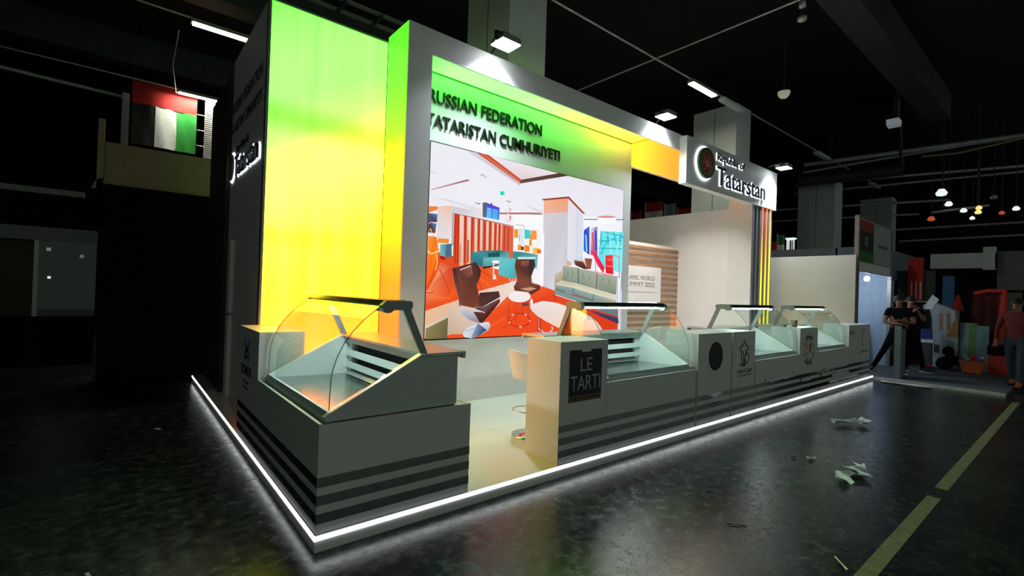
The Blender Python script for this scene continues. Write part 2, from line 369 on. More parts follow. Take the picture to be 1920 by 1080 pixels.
# small ceiling devices
t = thing('dome_sensor', 'small cream dome hanging under the black ceiling', 'sensor', (12.2, 2.24, 7.0))
MB().lathe([(.0, -.14), (.08, -.13), (.13, -.07), (.15, 0), (.15, .02)], (12.2, 2.24, 7.0), 18).build('dome', mat('cream_dome_glow', (.75, .72, .58), .4, emit=(1, .95, .75), strength=.18), t)  # faint emission brightens the dome, which is no lamp
MB().tube([(12.2, 2.24, 7.02), (12.2, 2.24, 8.6)], .015, 6).build('stem', HALLSTEEL, t)
t = thing('ceiling_speaker', 'small white box device hanging beside the grey ceiling beam', 'speaker', (16.6, .9, 7.0))
MB().prism([(16.45, 6.9), (16.7, 6.86), (16.76, 7.04), (16.42, 7.06)], 'y', .75, 1.05).build('case', mat('white_device_glow', (.75, .8, .82), .4, emit=(.8, .9, 1), strength=.12), t)  # slight emission lifts the white case; the device itself is unlit
MB().tube([(16.6, .9, 7.05), (16.6, .9, 8.6)], .015, 6).build('stem', HALLSTEEL, t)
t = thing('track_spotlight', 'tiny spot head on the cross track under the ceiling', 'spotlight', (8.36, .45, 6.95))
MB().lathe([(.0, -.06), (.06, -.06), (.05, .06), (.0, .07)], (8.36, .45, 6.95), 12).build('head', PIPE, t)
t = thing('smoke_detector', 'tiny round detector just beside the cross track', 'sensor', (8.5, .5, 6.75))
MB().lathe([(0, -.04), (.07, -.03), (.08, .03), (0, .035)], (8.5, .5, 6.75), 14).build('body', PIPE, t)
MB().tube([(8.5, .5, 6.78), (8.5, .5, 8.6)], .008, 6).build('stem', HALLSTEEL, t)

# ================================================================= THE BOOTH PLATFORM
PX, PY, PH = 11.42, 6.27, .105
t = thing('booth_platform', 'low white platform edged with a bright light strip, carrying the stand', 'platform')
MB().box(0, PX, 0, PY, 0, .072).build('fascia', WHITE, t)
MB().box(0, PX, 0, PY, .098, PH).box(.03, PX, .03, PY, .072, .098).build('deck', DECK, t)
MB().box(-.006, PX-.01, -.006, .014, .073, .097).build('led_strip', LED, t, label='bright white light strip along the long edge')
MB().box(-.006, .014, .014, PY-.01, .073, .097).build('led_strip', LED, t, label='bright white light strip along the short edge')

# ================================================================= LEFT SIDE WALL, DOOR, SLATS
XL, YB = .185, 2.62
w = struct(MB().box(XL, XL+.06, YB+.03, 3.72, PH, 4.65).box(XL, XL+.06, 3.72, 4.42, 2.2, 4.65).box(XL, XL+.06, 4.42, 4.62, PH, 4.65).build('wall_left_booth', PANEL))
d = struct(MB().box(XL+.045, XL+.075, 3.72, 4.42, PH, 2.2).build('door_1', PANEL))
MB().tube([(XL+.045, 4.30, 1.2), (XL-.03, 4.30, 1.2), (XL-.03, 4.18, 1.2)], .012, 8).build('handle', CHROME, d)
FL = face_left(XL)
letters('RUSSIAN FEDERATION', LETTER_WALL, w, FL, -4.62, -2.84, 3.90, 4.05, .004)
letters('TATARISTAN CUMHURIYETI', LETTER_WALL, w, FL, -4.70, -2.84, 3.62, 3.76, .004)
letters('Republic of', LETTER_WALL, w, FL, -4.14, -3.45, 3.28, 3.39, .02)
letters('Tatarstan', HALO, w, FL, -4.12, -2.80, 2.98, 3.24, .012, name='letter_halo', offset=.03)
letters('Tatarstan', LETTER_NAVY, w, FL, -4.12, -2.80, 2.98, 3.24, .02, lift=.02)
MB().disc(4.43, 3.16, .205, .205, 'x', XL-.014, XL).build('emblem_halo', HALO, w)
MB().disc(4.43, 3.16, .175, .175, 'x', XL-.04, XL-.018).build('emblem', LETTER_NAVY, w)
t = thing('slatted_side_wall', 'dark wooden vertical slat wall next to the plain side door', 'wall panel', (.2, 5.4, PH))
MB().box(.21, .25, 4.64, 6.24, PH, 4.45).build('backing', BLACK, t)
for k in range(16): MB().box(.14, .21, 4.66+k*.1, 4.72+k*.1, PH, 4.45).build('slat', DARKWOOD, t)

# ================================================================= BIG LIGHT BOX
def P3(r, g, b): return (r, g, b)
LB = gradient_light('lightbox_green_to_yellow', 2, .9, 4.7, [
    (.0, (6.0, .9, .0)), (.08, (6.4, 2.0, .01)), (.2, (6.5, 5.0, .05)), (.36, (6.3, 5.8, .18)), (.45, (1.9, 5.6, .20)), (.54, (.70, 5.2, .20)),
    (.66, (.42, 5.0, .20)), (.78, (.40, 5.0, .19)), (.88, (.28, 4.6, .13)), (.94, (.17, 4.0, .06)), (1, (.06, 3.2, .02))], 1.0, mix=(0, -.60), streak=.13, streak_scale=(7, 7, .35), bands=((3.43, .26), (2.12, .22)))
t = thing('light_panel', 'tall glowing panel fading from green down to yellow', 'light panel', (.85, YB, PH))
MB().box(XL, 1.517, YB, YB+.05, .2, 4.63).build('lit_face', LB, t)
MB().box(XL-.002, XL+.02, YB-.012, YB+.06, PH, 4.65).box(XL, 1.517, YB-.012, YB+.06, 4.63, 4.65).box(XL, 1.517, YB-.012, YB+.06, PH, .2).build('edge_frame', GREYMETAL, t)
MB().box(XL, 1.517, YB+.05, YB+.09, PH, 4.63).build('back_panel', PANEL, t)

# ================================================================= PORTAL FRAME
YF, YS = 2.07, 2.45
ZT, ZO = 4.70, 4.40
SIDE = gradient_light('portal_side_glow', 2, .9, 4.7, [(0, (1.5, .16, .0)), (.22, (1.6, .22, .0)), (.40, (1.7, .42, .0)), (.54, (1.3, .9, .0)), (.68, (.30, 1.2, .0)), (.85, (.14, 1.0, .01)), (1, (.10, .75, .02))], 1.0)
SOFF = gradient_light('soffit_glow', 0, 1.84, 6.22, [(0, (.08, 7, .03)), (.10, (.42, 8.5, .30)), (.32, (.46, 8.5, .32)), (.5, (.55, 8, .28)), (.66, (1.2, 6.5, .16)), (.82, (4.0, 5.0, .05)), (1, (5.2, 3.4, .0))], 1.0, streak=.12, streak_scale=(2.2, 1, 1))
ORNG = gradient_light('beam_orange_glow', 0, 6.2, 10.2, [(0, (1.5, 1.0, .01)), (.12, (1.5, .76, .01)), (.28, (1.5, .46, .01)), (.5, (1.4, .28, .02)), (1, (1.3, .34, .03))], 1.0)
t = thing('booth_portal', 'white portal frame with green and orange glowing inner faces', 'frame', (1.517, YF, PH))
MB().box(1.525, 1.839, YF, YS, PH, ZO).build('post', PANEL, t)
MB().box(1.525, 11.1, YF, YF+.03, ZO, ZT).box(1.525, 11.1, YF+.03, YB, ZT-.03, ZT).build('top_beam', PANEL, t)
MB().box(1.517, 1.525, YF+.01, YB-.02, PH, ZT-.004).build('side_light', SIDE, t, label='green to orange glowing outer side')
MB().box(1.839, 6.2, YF+.03, YS-.004, ZO, ZO+.04).build('soffit_light', SOFF, t, label='glowing green to yellow ceiling of the portal')
MB().box(6.2, 10.0, YS, YS+.04, 3.99, 4.66).build('beam_light', ORNG, t, label='yellow to orange glowing rear beam')
MB().box(6.2, 11.1, YS+.04, YS+.1, 3.99, ZT).build('rear_beam', PANEL, t)

# display wall with screen
w = thing('display_wall', 'white wall inside the portal carrying black raised lettering above the screen', 'wall panel', (4.0, YS, PH))
MB().box(1.839, 6.22, YS, YS+.12, PH, ZO+.04).build('panel', PANEL, w)
FF = face_front(YS)
MB().box(1.839, 6.2, YS-.008, YS, ZO-.016, ZO).box(6.19, 6.205, YF+.03, YS, ZO-.008, ZO).build('shadow_gap', mat('dark_green_gap', (.02, .08, .01), .6), w)
letters('RUSSIAN FEDERATION', LETTER_DARK, w, FF, 2.01, 3.955, 4.005, 4.17, .025, offset=.006)
letters('TATARISTAN CUMHURIYETI', LETTER_DARK, w, FF, 1.985, 4.355, 3.70, 3.86, .025, offset=.006)
PICTURE = [
 ([(2.06,3.503),(5.99,3.51),(5.99,0.966),(2.06,0.978)],[(236,234,242),(232,228,240),(248,248,252),(240,236,240)]),
 ([(2.06,2.13),(2.447,2.065),(2.929,1.975),(3.719,1.84),(4.069,1.773),(4.601,1.639),(5.223,1.546),(5.94,1.462),(5.951,0.966),(2.06,0.978)],[(228,70,25),(225,75,30),(235,85,30),(245,110,50),(245,95,35),(225,60,20),(235,70,20),(240,60,20),(235,55,12),(240,80,25)]),
 ([(2.261,1.979),(2.428,1.935),(2.532,1.581),(2.375,1.469),(2.06,1.385),(2.06,1.569),(2.191,1.787)],[(230,90,50),(215,70,40),(240,95,30),(238,85,30),(230,70,25),(245,130,80),(250,160,110)]),
 ([(2.858,1.815),(3.115,1.651),(3.12,1.657),(2.863,1.821)],[(250,130,60)]),
 ([(2.888,1.9),(3.145,1.782),(3.153,1.792),(2.895,1.91)],[(205,55,15)]),
 ([(3.03,1.925),(3.222,1.729),(3.229,1.733),(3.037,1.93)],[(250,130,60)]),
 ([(2.243,1.881),(2.413,1.576),(2.424,1.581),(2.255,1.886)],[(205,55,15)]),
 ([(2.096,1.514),(2.421,1.507),(2.421,1.514),(2.096,1.521)],[(250,130,60)]),
 ([(3.352,1.088),(3.637,1.297),(3.626,1.306),(3.341,1.097)],[(205,55,15)]),
 ([(3.07,1.096),(3.362,1.239),(3.357,1.245),(3.065,1.102)],[(250,130,60)]),
 ([(2.875,1.731),(2.932,1.618),(2.945,1.622),(2.888,1.735)],[(205,55,15)]),
 ([(2.06,1.339),(2.52,1.477),(2.8,1.588),(3.473,1.763),(3.731,1.827),(3.983,1.806),(3.886,1.614),(3.62,1.569),(3.385,1.542),(3.202,1.391),(2.901,1.246),(2.441,1.024),(2.06,0.991)],[(240,190,150),(235,190,160),(232,205,195),(235,220,210),(235,215,205),(240,230,225),(232,222,218),(225,210,200),(230,215,205),(225,205,190),(215,195,180),(222,190,165),(215,180,150)]),
 ([(2.378,1.387),(2.812,1.304),(2.887,1.175),(2.62,1.026),(2.408,1.032)],[(216,190,170),(222,204,190),(214,190,170),(206,176,150),(200,170,140)]),
 ([(3.44,2.798),(4.033,2.819),(4.071,1.716),(3.719,1.84),(3.472,2.062)],[(250,250,252),(250,250,252),(246,244,250),(245,235,235),(248,240,240)]),
 ([(4.921,2.898),(5.99,2.998),(5.99,1.56),(4.934,2.07)],[(246,248,252),(240,240,250),(235,240,250),(240,242,250)]),
 ([(2.06,2.673),(2.193,2.688),(2.188,2.644),(2.06,2.589)],[(240,130,50)]),
 ([(2.06,2.584),(2.19,2.59),(2.187,2.487),(2.06,2.452)],[(60,80,130),(90,140,190),(60,60,80),(110,60,60)]),
 ([(2.06,2.469),(2.181,2.462),(2.165,2.339),(2.06,2.338)],[(70,50,60),(60,140,200),(110,60,50),(90,50,45)]),
 ([(2.06,2.443),(2.107,2.474),(2.103,2.48),(2.06,2.449)],[(230,200,220)]),
 ([(2.104,2.474),(2.173,2.47),(2.175,2.477),(2.106,2.481)],[(230,200,220)]),
 ([(2.06,2.314),(2.099,2.39),(2.09,2.394),(2.06,2.317)],[(250,200,120)]),
 ([(2.09,2.39),(2.134,2.292),(2.145,2.297),(2.1,2.394)],[(250,200,120)]),
 ([(2.186,2.687),(2.397,2.728),(2.414,2.303),(2.196,2.27)],[(235,205,190),(245,190,165),(228,226,232),(222,222,228)]),
 ([(2.22,2.649),(2.209,2.307),(2.213,2.308),(2.225,2.649)],[(205,203,212)]),
 ([(2.262,2.655),(2.251,2.312),(2.255,2.312),(2.267,2.655)],[(205,203,212)]),
 ([(2.305,2.66),(2.293,2.316),(2.297,2.316),(2.309,2.661)],[(205,203,212)]),
 ([(2.347,2.666),(2.335,2.32),(2.34,2.32),(2.352,2.666)],[(205,203,212)]),
 ([(2.209,2.277),(2.379,2.287),(2.367,2.224),(2.198,2.221)],[(245,140,40)]),
 ([(2.06,2.292),(2.187,2.295),(2.215,2.163),(2.236,2.125),(2.18,1.88),(2.089,1.69),(2.06,1.661)],[(250,150,60),(245,120,20),(250,140,20),(250,160,50),(235,90,10),(240,110,20),(245,100,15)]),
 ([(2.06,2.122),(2.119,2.076),(2.232,2.131),(2.228,2.104),(2.12,2.062),(2.06,2.076)],[(255,210,130)]),
 ([(2.182,2.066),(2.209,1.974),(2.221,1.977),(2.194,2.069)],[(255,205,110)]),
 ([(2.209,1.976),(2.182,1.861),(2.194,1.859),(2.221,1.975)],[(255,205,110)]),
 ([(2.164,1.588),(2.161,1.58),(2.15,1.573),(2.133,1.567),(2.113,1.564),(2.091,1.563),(2.07,1.565),(2.06,1.57),(2.06,1.577),(2.06,1.585),(2.06,1.593),(2.06,1.601),(2.069,1.606),(2.089,1.61),(2.111,1.61),(2.131,1.608),(2.149,1.603),(2.16,1.596)],[(200,70,50)]),
 ([(2.152,1.593),(2.149,1.588),(2.14,1.584),(2.127,1.58),(2.11,1.578),(2.092,1.577),(2.076,1.579),(2.062,1.582),(2.06,1.586),(2.06,1.591),(2.06,1.596),(2.061,1.6),(2.075,1.604),(2.091,1.606),(2.109,1.607),(2.126,1.605),(2.139,1.602),(2.148,1.598)],[(245,150,110)]),
 ([(2.244,2.2),(2.417,2.228),(2.424,2.044),(2.245,2.058)],[(110,175,190),(70,130,150),(60,110,130),(120,185,200)]),
 ([(2.33,2.2),(2.417,2.224),(2.424,2.051),(2.329,2.037)],[(70,110,125)]),
 ([(2.242,2.058),(2.329,2.037),(2.322,2.003),(2.26,2.012)],[(150,30,20)]),
 ([(2.398,2.722),(2.689,2.712),(2.877,2.711),(2.881,2.608),(2.445,2.635),(2.455,2.207),(2.418,2.204)],[(205,200,210),(214,210,216),(235,232,238),(236,234,240),(208,204,210),(190,192,205),(196,198,208)]),
 ([(2.441,2.633),(3.46,2.567),(3.47,2.109),(2.93,1.952),(2.445,1.91)],[(208,64,34),(225,100,70),(228,96,64),(215,80,40),(222,72,28)]),
 ([(2.527,2.621),(2.594,2.616),(2.612,1.955),(2.546,1.937)],[(242,205,190),(238,212,205),(240,190,160),(235,180,150)]),
 ([(2.647,2.613),(2.709,2.609),(2.725,1.984),(2.665,1.966)],[(242,205,190),(238,212,205),(240,190,160),(235,180,150)]),
 ([(2.771,2.605),(2.818,2.602),(2.833,2.02),(2.787,2.002)],[(242,205,190),(238,212,205),(240,190,160),(235,180,150)]),
 ([(2.866,2.598),(2.906,2.596),(2.919,2.055),(2.88,2.038)],[(242,205,190),(238,212,205),(240,190,160),(235,180,150)]),
 ([(2.97,2.592),(3.011,2.589),(3.022,2.107),(2.982,2.089)],[(242,205,190),(238,212,205),(240,190,160),(235,180,150)]),
 ([(3.069,2.585),(3.102,2.583),(3.111,2.144),(3.078,2.126)],[(242,205,190),(238,212,205),(240,190,160),(235,180,150)]),
 ([(3.157,2.579),(3.181,2.578),(3.188,2.172),(3.165,2.155)],[(242,205,190),(238,212,205),(240,190,160),(235,180,150)]),
 ([(3.228,2.575),(3.249,2.573),(3.255,2.193),(3.235,2.176)],[(242,205,190),(238,212,205),(240,190,160),(235,180,150)]),
 ([(2.461,2.617),(2.47,1.964),(2.484,1.964),(2.474,2.618)],[(165,36,20)]),
 ([(2.498,2.614),(2.507,1.97),(2.52,1.97),(2.511,2.616)],[(165,36,20)]),
 ([(2.61,2.607),(2.618,1.988),(2.632,1.989),(2.624,2.608)],[(165,36,20)]),
 ([(2.725,2.599),(2.732,2.007),(2.746,2.007),(2.739,2.601)],[(165,36,20)]),
 ([(2.835,2.592),(2.84,2.025),(2.855,2.025),(2.849,2.593)],[(165,36,20)]),
 ([(2.939,2.585),(2.943,2.042),(2.958,2.042),(2.953,2.587)],[(165,36,20)]),
 ([(3.028,2.579),(3.032,2.056),(3.046,2.057),(3.043,2.581)],[(165,36,20)]),
 ([(3.128,2.573),(3.13,2.073),(3.145,2.073),(3.143,2.574)],[(165,36,20)]),
 ([(3.195,2.568),(3.196,2.084),(3.212,2.084),(3.211,2.569)],[(165,36,20)]),
 ([(3.289,2.562),(3.289,2.099),(3.305,2.1),(3.305,2.563)],[(165,36,20)]),
 ([(3.359,2.557),(3.358,2.11),(3.374,2.111),(3.375,2.559)],[(165,36,20)]),
 ([(2.543,2.233),(2.545,1.984),(2.568,1.985),(2.566,2.235)],[(200,150,140)]),
 ([(2.664,2.3),(2.671,1.992),(2.691,1.993),(2.684,2.301)],[(130,30,25)]),
 ([(2.414,2.631),(2.419,2.204),(2.432,2.205),(2.427,2.633)],[(150,150,160)]),
 ([(2.43,2.627),(3.462,2.572),(3.463,2.579),(2.431,2.633)],[(120,50,40)]),
 ([(2.596,3.495),(2.765,3.506),(3.57,3.218),(3.553,3.18)],[(212,208,218),(208,200,208),(196,190,200),(205,200,212)]),
 ([(2.765,3.503),(2.981,3.51),(3.571,3.28),(3.561,3.216)],[(212,70,35),(190,58,30),(205,80,50),(150,60,45)]),
 ([(2.844,3.509),(2.876,3.51),(3.56,3.243),(3.552,3.217)],[(235,120,90)]),
 ([(2.976,3.51),(4.336,3.506),(3.573,3.276)],[(238,232,240),(240,225,228),(226,205,210)]),
 ([(3.568,3.271),(4.336,3.508),(4.546,3.504),(3.56,3.215)],[(96,62,60),(86,54,52),(78,52,52),(104,70,66)]),
 ([(2.075,2.887),(2.627,3.115),(2.673,3.104),(2.089,2.883)],[(190,130,132),(178,112,115),(165,105,108),(190,132,134)]),
 ([(2.147,2.788),(2.402,2.789),(2.403,2.793),(2.148,2.792)],[(186,182,194)]),
 ([(2.402,2.789),(2.875,2.735),(2.876,2.739),(2.403,2.793)],[(186,182,194)]),
 ([(2.225,2.793),(2.402,2.772),(2.404,2.776),(2.226,2.797)],[(186,182,194)]),
 ([(2.402,2.772),(2.876,2.72),(2.877,2.724),(2.403,2.776)],[(186,182,194)]),
 ([(2.303,2.798),(2.402,2.755),(2.405,2.758),(2.305,2.801)],[(186,182,194)]),
 ([(2.403,2.754),(2.876,2.706),(2.878,2.71),(2.404,2.758)],[(186,182,194)]),
 ([(2.178,3.382),(2.159,3.088),(2.162,3.088),(2.181,3.383)],[(226,224,233)]),
 ([(2.224,3.386),(2.205,3.096),(2.208,3.096),(2.227,3.387)],[(226,224,233)]),
 ([(2.271,3.39),(2.251,3.104),(2.254,3.105),(2.274,3.391)],[(226,224,233)]),
 ([(2.318,3.395),(2.297,3.113),(2.3,3.113),(2.32,3.395)],[(226,224,233)]),
 ([(2.365,3.399),(2.344,3.121),(2.347,3.122),(2.368,3.399)],[(226,224,233)]),
 ([(2.413,3.403),(2.392,3.13),(2.394,3.13),(2.416,3.403)],[(226,224,233)]),
 ([(2.461,3.407),(2.439,3.138),(2.442,3.139),(2.464,3.408)],[(226,224,233)]),
 ([(2.51,3.411),(2.488,3.147),(2.491,3.147),(2.513,3.412)],[(226,224,233)]),
 ([(2.559,3.416),(2.536,3.156),(2.539,3.156),(2.562,3.416)],[(226,224,233)]),
 ([(2.608,3.42),(2.586,3.165),(2.588,3.165),(2.611,3.42)],[(226,224,233)]),
 ([(2.659,3.425),(2.635,3.174),(2.638,3.174),(2.662,3.425)],[(226,224,233)]),
 ([(2.709,3.429),(2.685,3.183),(2.688,3.183),(2.712,3.429)],[(226,224,233)]),
 ([(2.06,3.116),(2.148,3.1),(2.15,3.108),(2.06,3.124)],[(185,182,190)]),
 ([(2.825,3.189),(2.855,3.229),(2.961,3.193),(2.953,3.189),(2.856,3.213)],[(150,148,156)]),
 ([(2.746,2.822),(2.856,2.822),(2.849,2.804),(2.81,2.803)],[(150,146,156)]),
 ([(3.273,2.927),(3.395,2.926),(3.369,2.905)],[(150,146,156)]),
 ([(3.188,2.718),(3.73,2.79),(3.729,2.811),(3.187,2.738)],[(196,118,112)]),
 ([(3.729,2.79),(4.021,2.819),(4.021,2.841),(3.73,2.811)],[(196,118,112)]),
 ([(3.188,2.715),(4.002,2.812),(4.002,2.82),(3.188,2.722)],[(120,70,66)]),
 ([(3.619,2.92),(4.002,2.823),(4.02,2.862),(3.883,2.886)],[(222,215,224)]),
 ([(3.188,3.039),(3.268,3.052),(3.27,2.998),(3.19,2.986)],[(60,222,190)]),
 ([(3.215,3.044),(3.214,2.99),(3.228,2.992),(3.229,3.045)],[(30,170,120)]),
 ([(2.888,2.836),(2.955,2.849),(2.954,2.636),(2.896,2.638)],[(120,104,112),(98,84,92),(90,78,86),(126,112,118)]),
 ([(2.955,2.845),(3.188,2.805),(3.185,2.629),(2.95,2.64)],[(60,70,210),(50,80,220),(40,130,230),(30,150,240)]),
 ([(2.97,2.768),(3.043,2.764),(3.046,2.773),(2.972,2.778)],[(150,235,255)]),
 ([(3.06,2.764),(3.16,2.757),(3.162,2.766),(3.062,2.773)],[(120,220,250)]),
 ([(2.969,2.749),(3.042,2.744),(3.045,2.753),(2.971,2.758)],[(150,235,255)]),
 ([(3.059,2.744),(3.159,2.737),(3.161,2.746),(3.061,2.753)],[(120,220,250)]),
 ([(2.968,2.729),(3.042,2.724),(3.044,2.733),(2.97,2.738)],[(150,235,255)]),
 ([(3.058,2.724),(3.158,2.717),(3.161,2.726),(3.06,2.733)],[(120,220,250)]),
 ([(2.967,2.709),(3.041,2.704),(3.043,2.714),(2.969,2.718)],[(150,235,255)]),
 ([(3.057,2.704),(3.157,2.697),(3.16,2.706),(3.06,2.713)],[(120,220,250)]),
 ([(2.966,2.69),(3.04,2.684),(3.042,2.694),(2.969,2.699)],[(150,235,255)]),
 ([(3.056,2.684),(3.157,2.677),(3.159,2.686),(3.059,2.693)],[(120,220,250)]),
 ([(2.966,2.67),(3.039,2.665),(3.041,2.674),(2.968,2.679)],[(150,235,255)]),
 ([(3.056,2.664),(3.156,2.657),(3.158,2.666),(3.058,2.673)],[(120,220,250)]),
 ([(2.965,2.65),(3.038,2.645),(3.041,2.654),(2.967,2.659)],[(150,235,255)]),
 ([(3.055,2.644),(3.155,2.636),(3.157,2.646),(3.057,2.653)],[(120,220,250)]),
 ([(2.974,2.82),(3.157,2.782),(3.163,2.794),(2.979,2.832)],[(120,40,200)]),
 ([(3.029,2.852),(3.031,2.823),(3.054,2.827),(3.052,2.855)],[(60,50,60)]),
 ([(2.766,2.722),(2.877,2.717),(2.881,2.621),(2.817,2.619)],[(228,224,230)]),
 ([(3.362,2.636),(3.357,2.624),(3.347,2.618),(3.335,2.622),(3.33,2.633),(3.334,2.645),(3.345,2.651),(3.357,2.647)],[(240,190,170)]),
 ([(3.401,2.709),(3.397,2.697),(3.386,2.69),(3.374,2.694),(3.369,2.705),(3.374,2.717),(3.384,2.723),(3.396,2.72)],[(215,130,140)]),
 ([(3.313,2.791),(3.309,2.779),(3.298,2.773),(3.287,2.777),(3.282,2.787),(3.286,2.799),(3.296,2.805),(3.308,2.802)],[(245,225,215)]),
 ([(3.357,2.768),(3.353,2.756),(3.342,2.749),(3.331,2.753),(3.326,2.763),(3.33,2.776),(3.341,2.782),(3.352,2.778)],[(240,190,170)]),
 ([(3.402,2.667),(3.398,2.655),(3.387,2.649),(3.376,2.652),(3.371,2.663),(3.375,2.675),(3.386,2.681),(3.397,2.678)],[(215,130,140)]),
 ([(3.318,2.644),(3.314,2.632),(3.304,2.626),(3.293,2.63),(3.288,2.641),(3.292,2.653),(3.302,2.659),(3.313,2.655)],[(245,225,215)]),
 ([(3.358,2.75),(3.354,2.738),(3.343,2.732),(3.332,2.735),(3.327,2.746),(3.331,2.758),(3.342,2.764),(3.353,2.761)],[(240,190,170)]),
 ([(3.396,2.808),(3.392,2.796),(3.381,2.79),(3.369,2.793),(3.364,2.804),(3.368,2.816),(3.379,2.822),(3.391,2.819)],[(215,130,140)]),
 ([(3.315,2.718),(3.311,2.706),(3.3,2.699),(3.289,2.703),(3.284,2.714),(3.288,2.726),(3.299,2.732),(3.31,2.728)],[(245,225,215)]),
 ([(3.364,2.639),(3.36,2.627),(3.349,2.621),(3.338,2.624),(3.333,2.635),(3.337,2.647),(3.348,2.653),(3.359,2.65)],[(240,190,170)]),
 ([(3.4,2.69),(3.396,2.678),(3.385,2.671),(3.374,2.675),(3.369,2.686),(3.373,2.698),(3.384,2.704),(3.395,2.701)],[(215,130,140)]),
 ([(3.312,2.782),(3.308,2.77),(3.297,2.763),(3.286,2.767),(3.281,2.777),(3.285,2.789),(3.296,2.796),(3.307,2.792)],[(245,225,215)]),
 ([(3.351,2.868),(3.35,2.801),(3.355,2.801),(3.356,2.869)],[(190,185,190)]),
 ([(3.464,2.535),(3.545,2.535),(3.547,2.413),(3.47,2.405)],[(250,150,40)]),
 ([(3.553,2.551),(3.65,2.554),(3.656,2.319),(3.564,2.311)],[(215,232,240)]),
 ([(3.666,2.55),(3.74,2.549),(3.741,2.446),(3.671,2.439)],[(60,205,215)]),
 ([(3.479,2.392),(3.551,2.391),(3.551,2.31),(3.483,2.304)],[(255,255,255)]),
 ([(3.663,2.543),(3.784,2.55),(3.789,2.422),(3.669,2.411)],[(70,200,205)]),
 ([(3.793,2.549),(3.907,2.556),(3.913,2.42),(3.799,2.409)],[(250,150,60)]),
 ([(3.762,2.405),(3.837,2.407),(3.841,2.328),(3.766,2.321)],[(250,140,30)]),
 ([(3.916,2.57),(3.993,2.572),(4.004,2.342),(3.926,2.335)],[(245,240,250)]),
 ([(3.542,2.314),(3.607,2.31),(3.61,2.235),(3.546,2.23)],[(250,150,40)]),
 ([(3.673,2.318),(3.77,2.317),(3.774,2.225),(3.677,2.218)],[(250,130,30)]),
 ([(3.779,2.482),(3.81,2.476),(3.817,2.315),(3.786,2.312)],[(240,140,50)]),
 ([(3.813,2.408),(3.912,2.408),(3.917,2.292),(3.819,2.283)],[(255,245,240)]),
 ([(3.839,2.293),(3.988,2.296),(3.992,2.211),(3.843,2.199)],[(250,190,70)]),
 ([(3.924,2.276),(4.01,2.274),(4.013,2.22),(3.927,2.214)],[(235,110,40)]),
 ([(3.603,2.296),(3.664,2.292),(3.666,2.24),(3.606,2.235)],[(110,70,70)]),
 ([(3.488,2.599),(3.651,2.598),(3.652,2.605),(3.489,2.605)],[(90,150,150)]),
 ([(3.647,2.601),(3.645,2.555),(3.654,2.555),(3.656,2.601)],[(90,150,150)]),
 ([(3.56,2.46),(3.562,2.369),(3.574,2.37),(3.572,2.461)],[(90,170,180)]),
 ([(2.846,2.167),(3.224,2.204),(3.377,2.194),(3.385,2.1),(2.939,2.037)],[(60,135,140),(40,110,112),(95,165,168),(110,180,182),(80,150,155)]),
 ([(3.006,2.143),(3.207,2.181),(3.219,2.108),(3.008,2.093)],[(20,85,88)]),
 ([(2.735,2.144),(2.935,2.145),(2.925,1.943),(2.728,2.006)],[(50,140,148),(60,150,160),(30,110,120),(40,125,132)]),
 ([(2.938,2.073),(3.266,2.111),(3.214,2.011),(2.925,1.953)],[(110,190,195),(120,195,200),(80,160,165),(70,150,155)]),
 ([(2.925,1.95),(3.214,2.008),(3.196,1.981),(2.926,1.921)],[(35,30,35)]),
 ([(3.098,2.026),(3.103,1.785),(3.129,1.786),(3.124,2.028)],[(235,205,200)]),
 ([(3.231,2.039),(3.227,2.031),(3.213,2.024),(3.193,2.017),(3.168,2.013),(3.141,2.011),(3.115,2.013),(3.095,2.016),(3.081,2.022),(3.076,2.029),(3.081,2.037),(3.094,2.044),(3.114,2.05),(3.139,2.055),(3.166,2.057),(3.191,2.056),(3.212,2.052),(3.226,2.046)],[(248,246,246)]),
 ([(3.103,1.785),(3.146,1.86),(3.167,1.788)],[(245,240,240)]),
 ([(3.444,2.207),(3.592,2.211),(3.797,2.204),(3.945,2.191),(3.933,1.977),(3.459,2.095)],[(70,140,145),(60,140,140),(110,190,190),(90,170,170),(110,190,190),(60,140,140)]),
 ([(3.55,2.131),(3.919,2.158),(3.879,2.116),(3.552,2.093)],[(205,232,232)]),
 ([(3.21,2.097),(3.508,2.103),(3.545,1.834),(3.422,1.806),(3.202,1.856)],[(110,200,205),(100,190,195),(60,165,172),(70,175,182),(90,190,196)]),
 ([(3.398,1.803),(3.439,1.752),(3.449,1.756),(3.408,1.808)],[(220,215,220)]),
 ([(3.449,1.752),(3.486,1.806),(3.476,1.81),(3.439,1.756)],[(220,215,220)]),
 ([(3.534,1.828),(3.469,1.742),(3.479,1.738),(3.544,1.824)],[(225,220,225)]),
 ([(4.031,3.049),(4.561,3.161),(4.583,2.049),(4.337,1.657),(4.071,1.716)],[(244,176,140),(240,160,118),(206,204,214),(214,208,216),(206,204,214)]),
 ([(4.036,2.836),(4.567,2.922),(4.583,2.049),(4.337,1.657),(4.071,1.716)],[(214,206,212),(204,200,208),(200,200,212),(222,216,224),(206,204,214)]),
 ([(4.561,3.161),(4.927,2.934),(4.948,2.168),(4.583,2.049)],[(232,226,234),(216,220,236),(212,220,238),(228,228,238)]),
 ([(4.773,3.01),(4.8,2.167),(4.815,2.168),(4.788,3.012)],[(200,206,222)]),
 ([(3.979,3.045),(4.574,3.176),(4.984,2.941),(4.905,2.949),(4.557,3.143),(4.024,3.031)],[(150,56,34)]),
 ([(4.008,2.506),(4.021,1.715),(4.077,1.716),(4.064,2.511)],[(252,252,255)]),
 ([(4.582,2.155),(4.667,2.127),(4.682,2.07),(4.574,2.063)],[(235,170,130)]),
 ([(4.942,2.847),(5.99,2.966),(5.99,2.982),(4.942,2.861)],[(100,96,122)]),
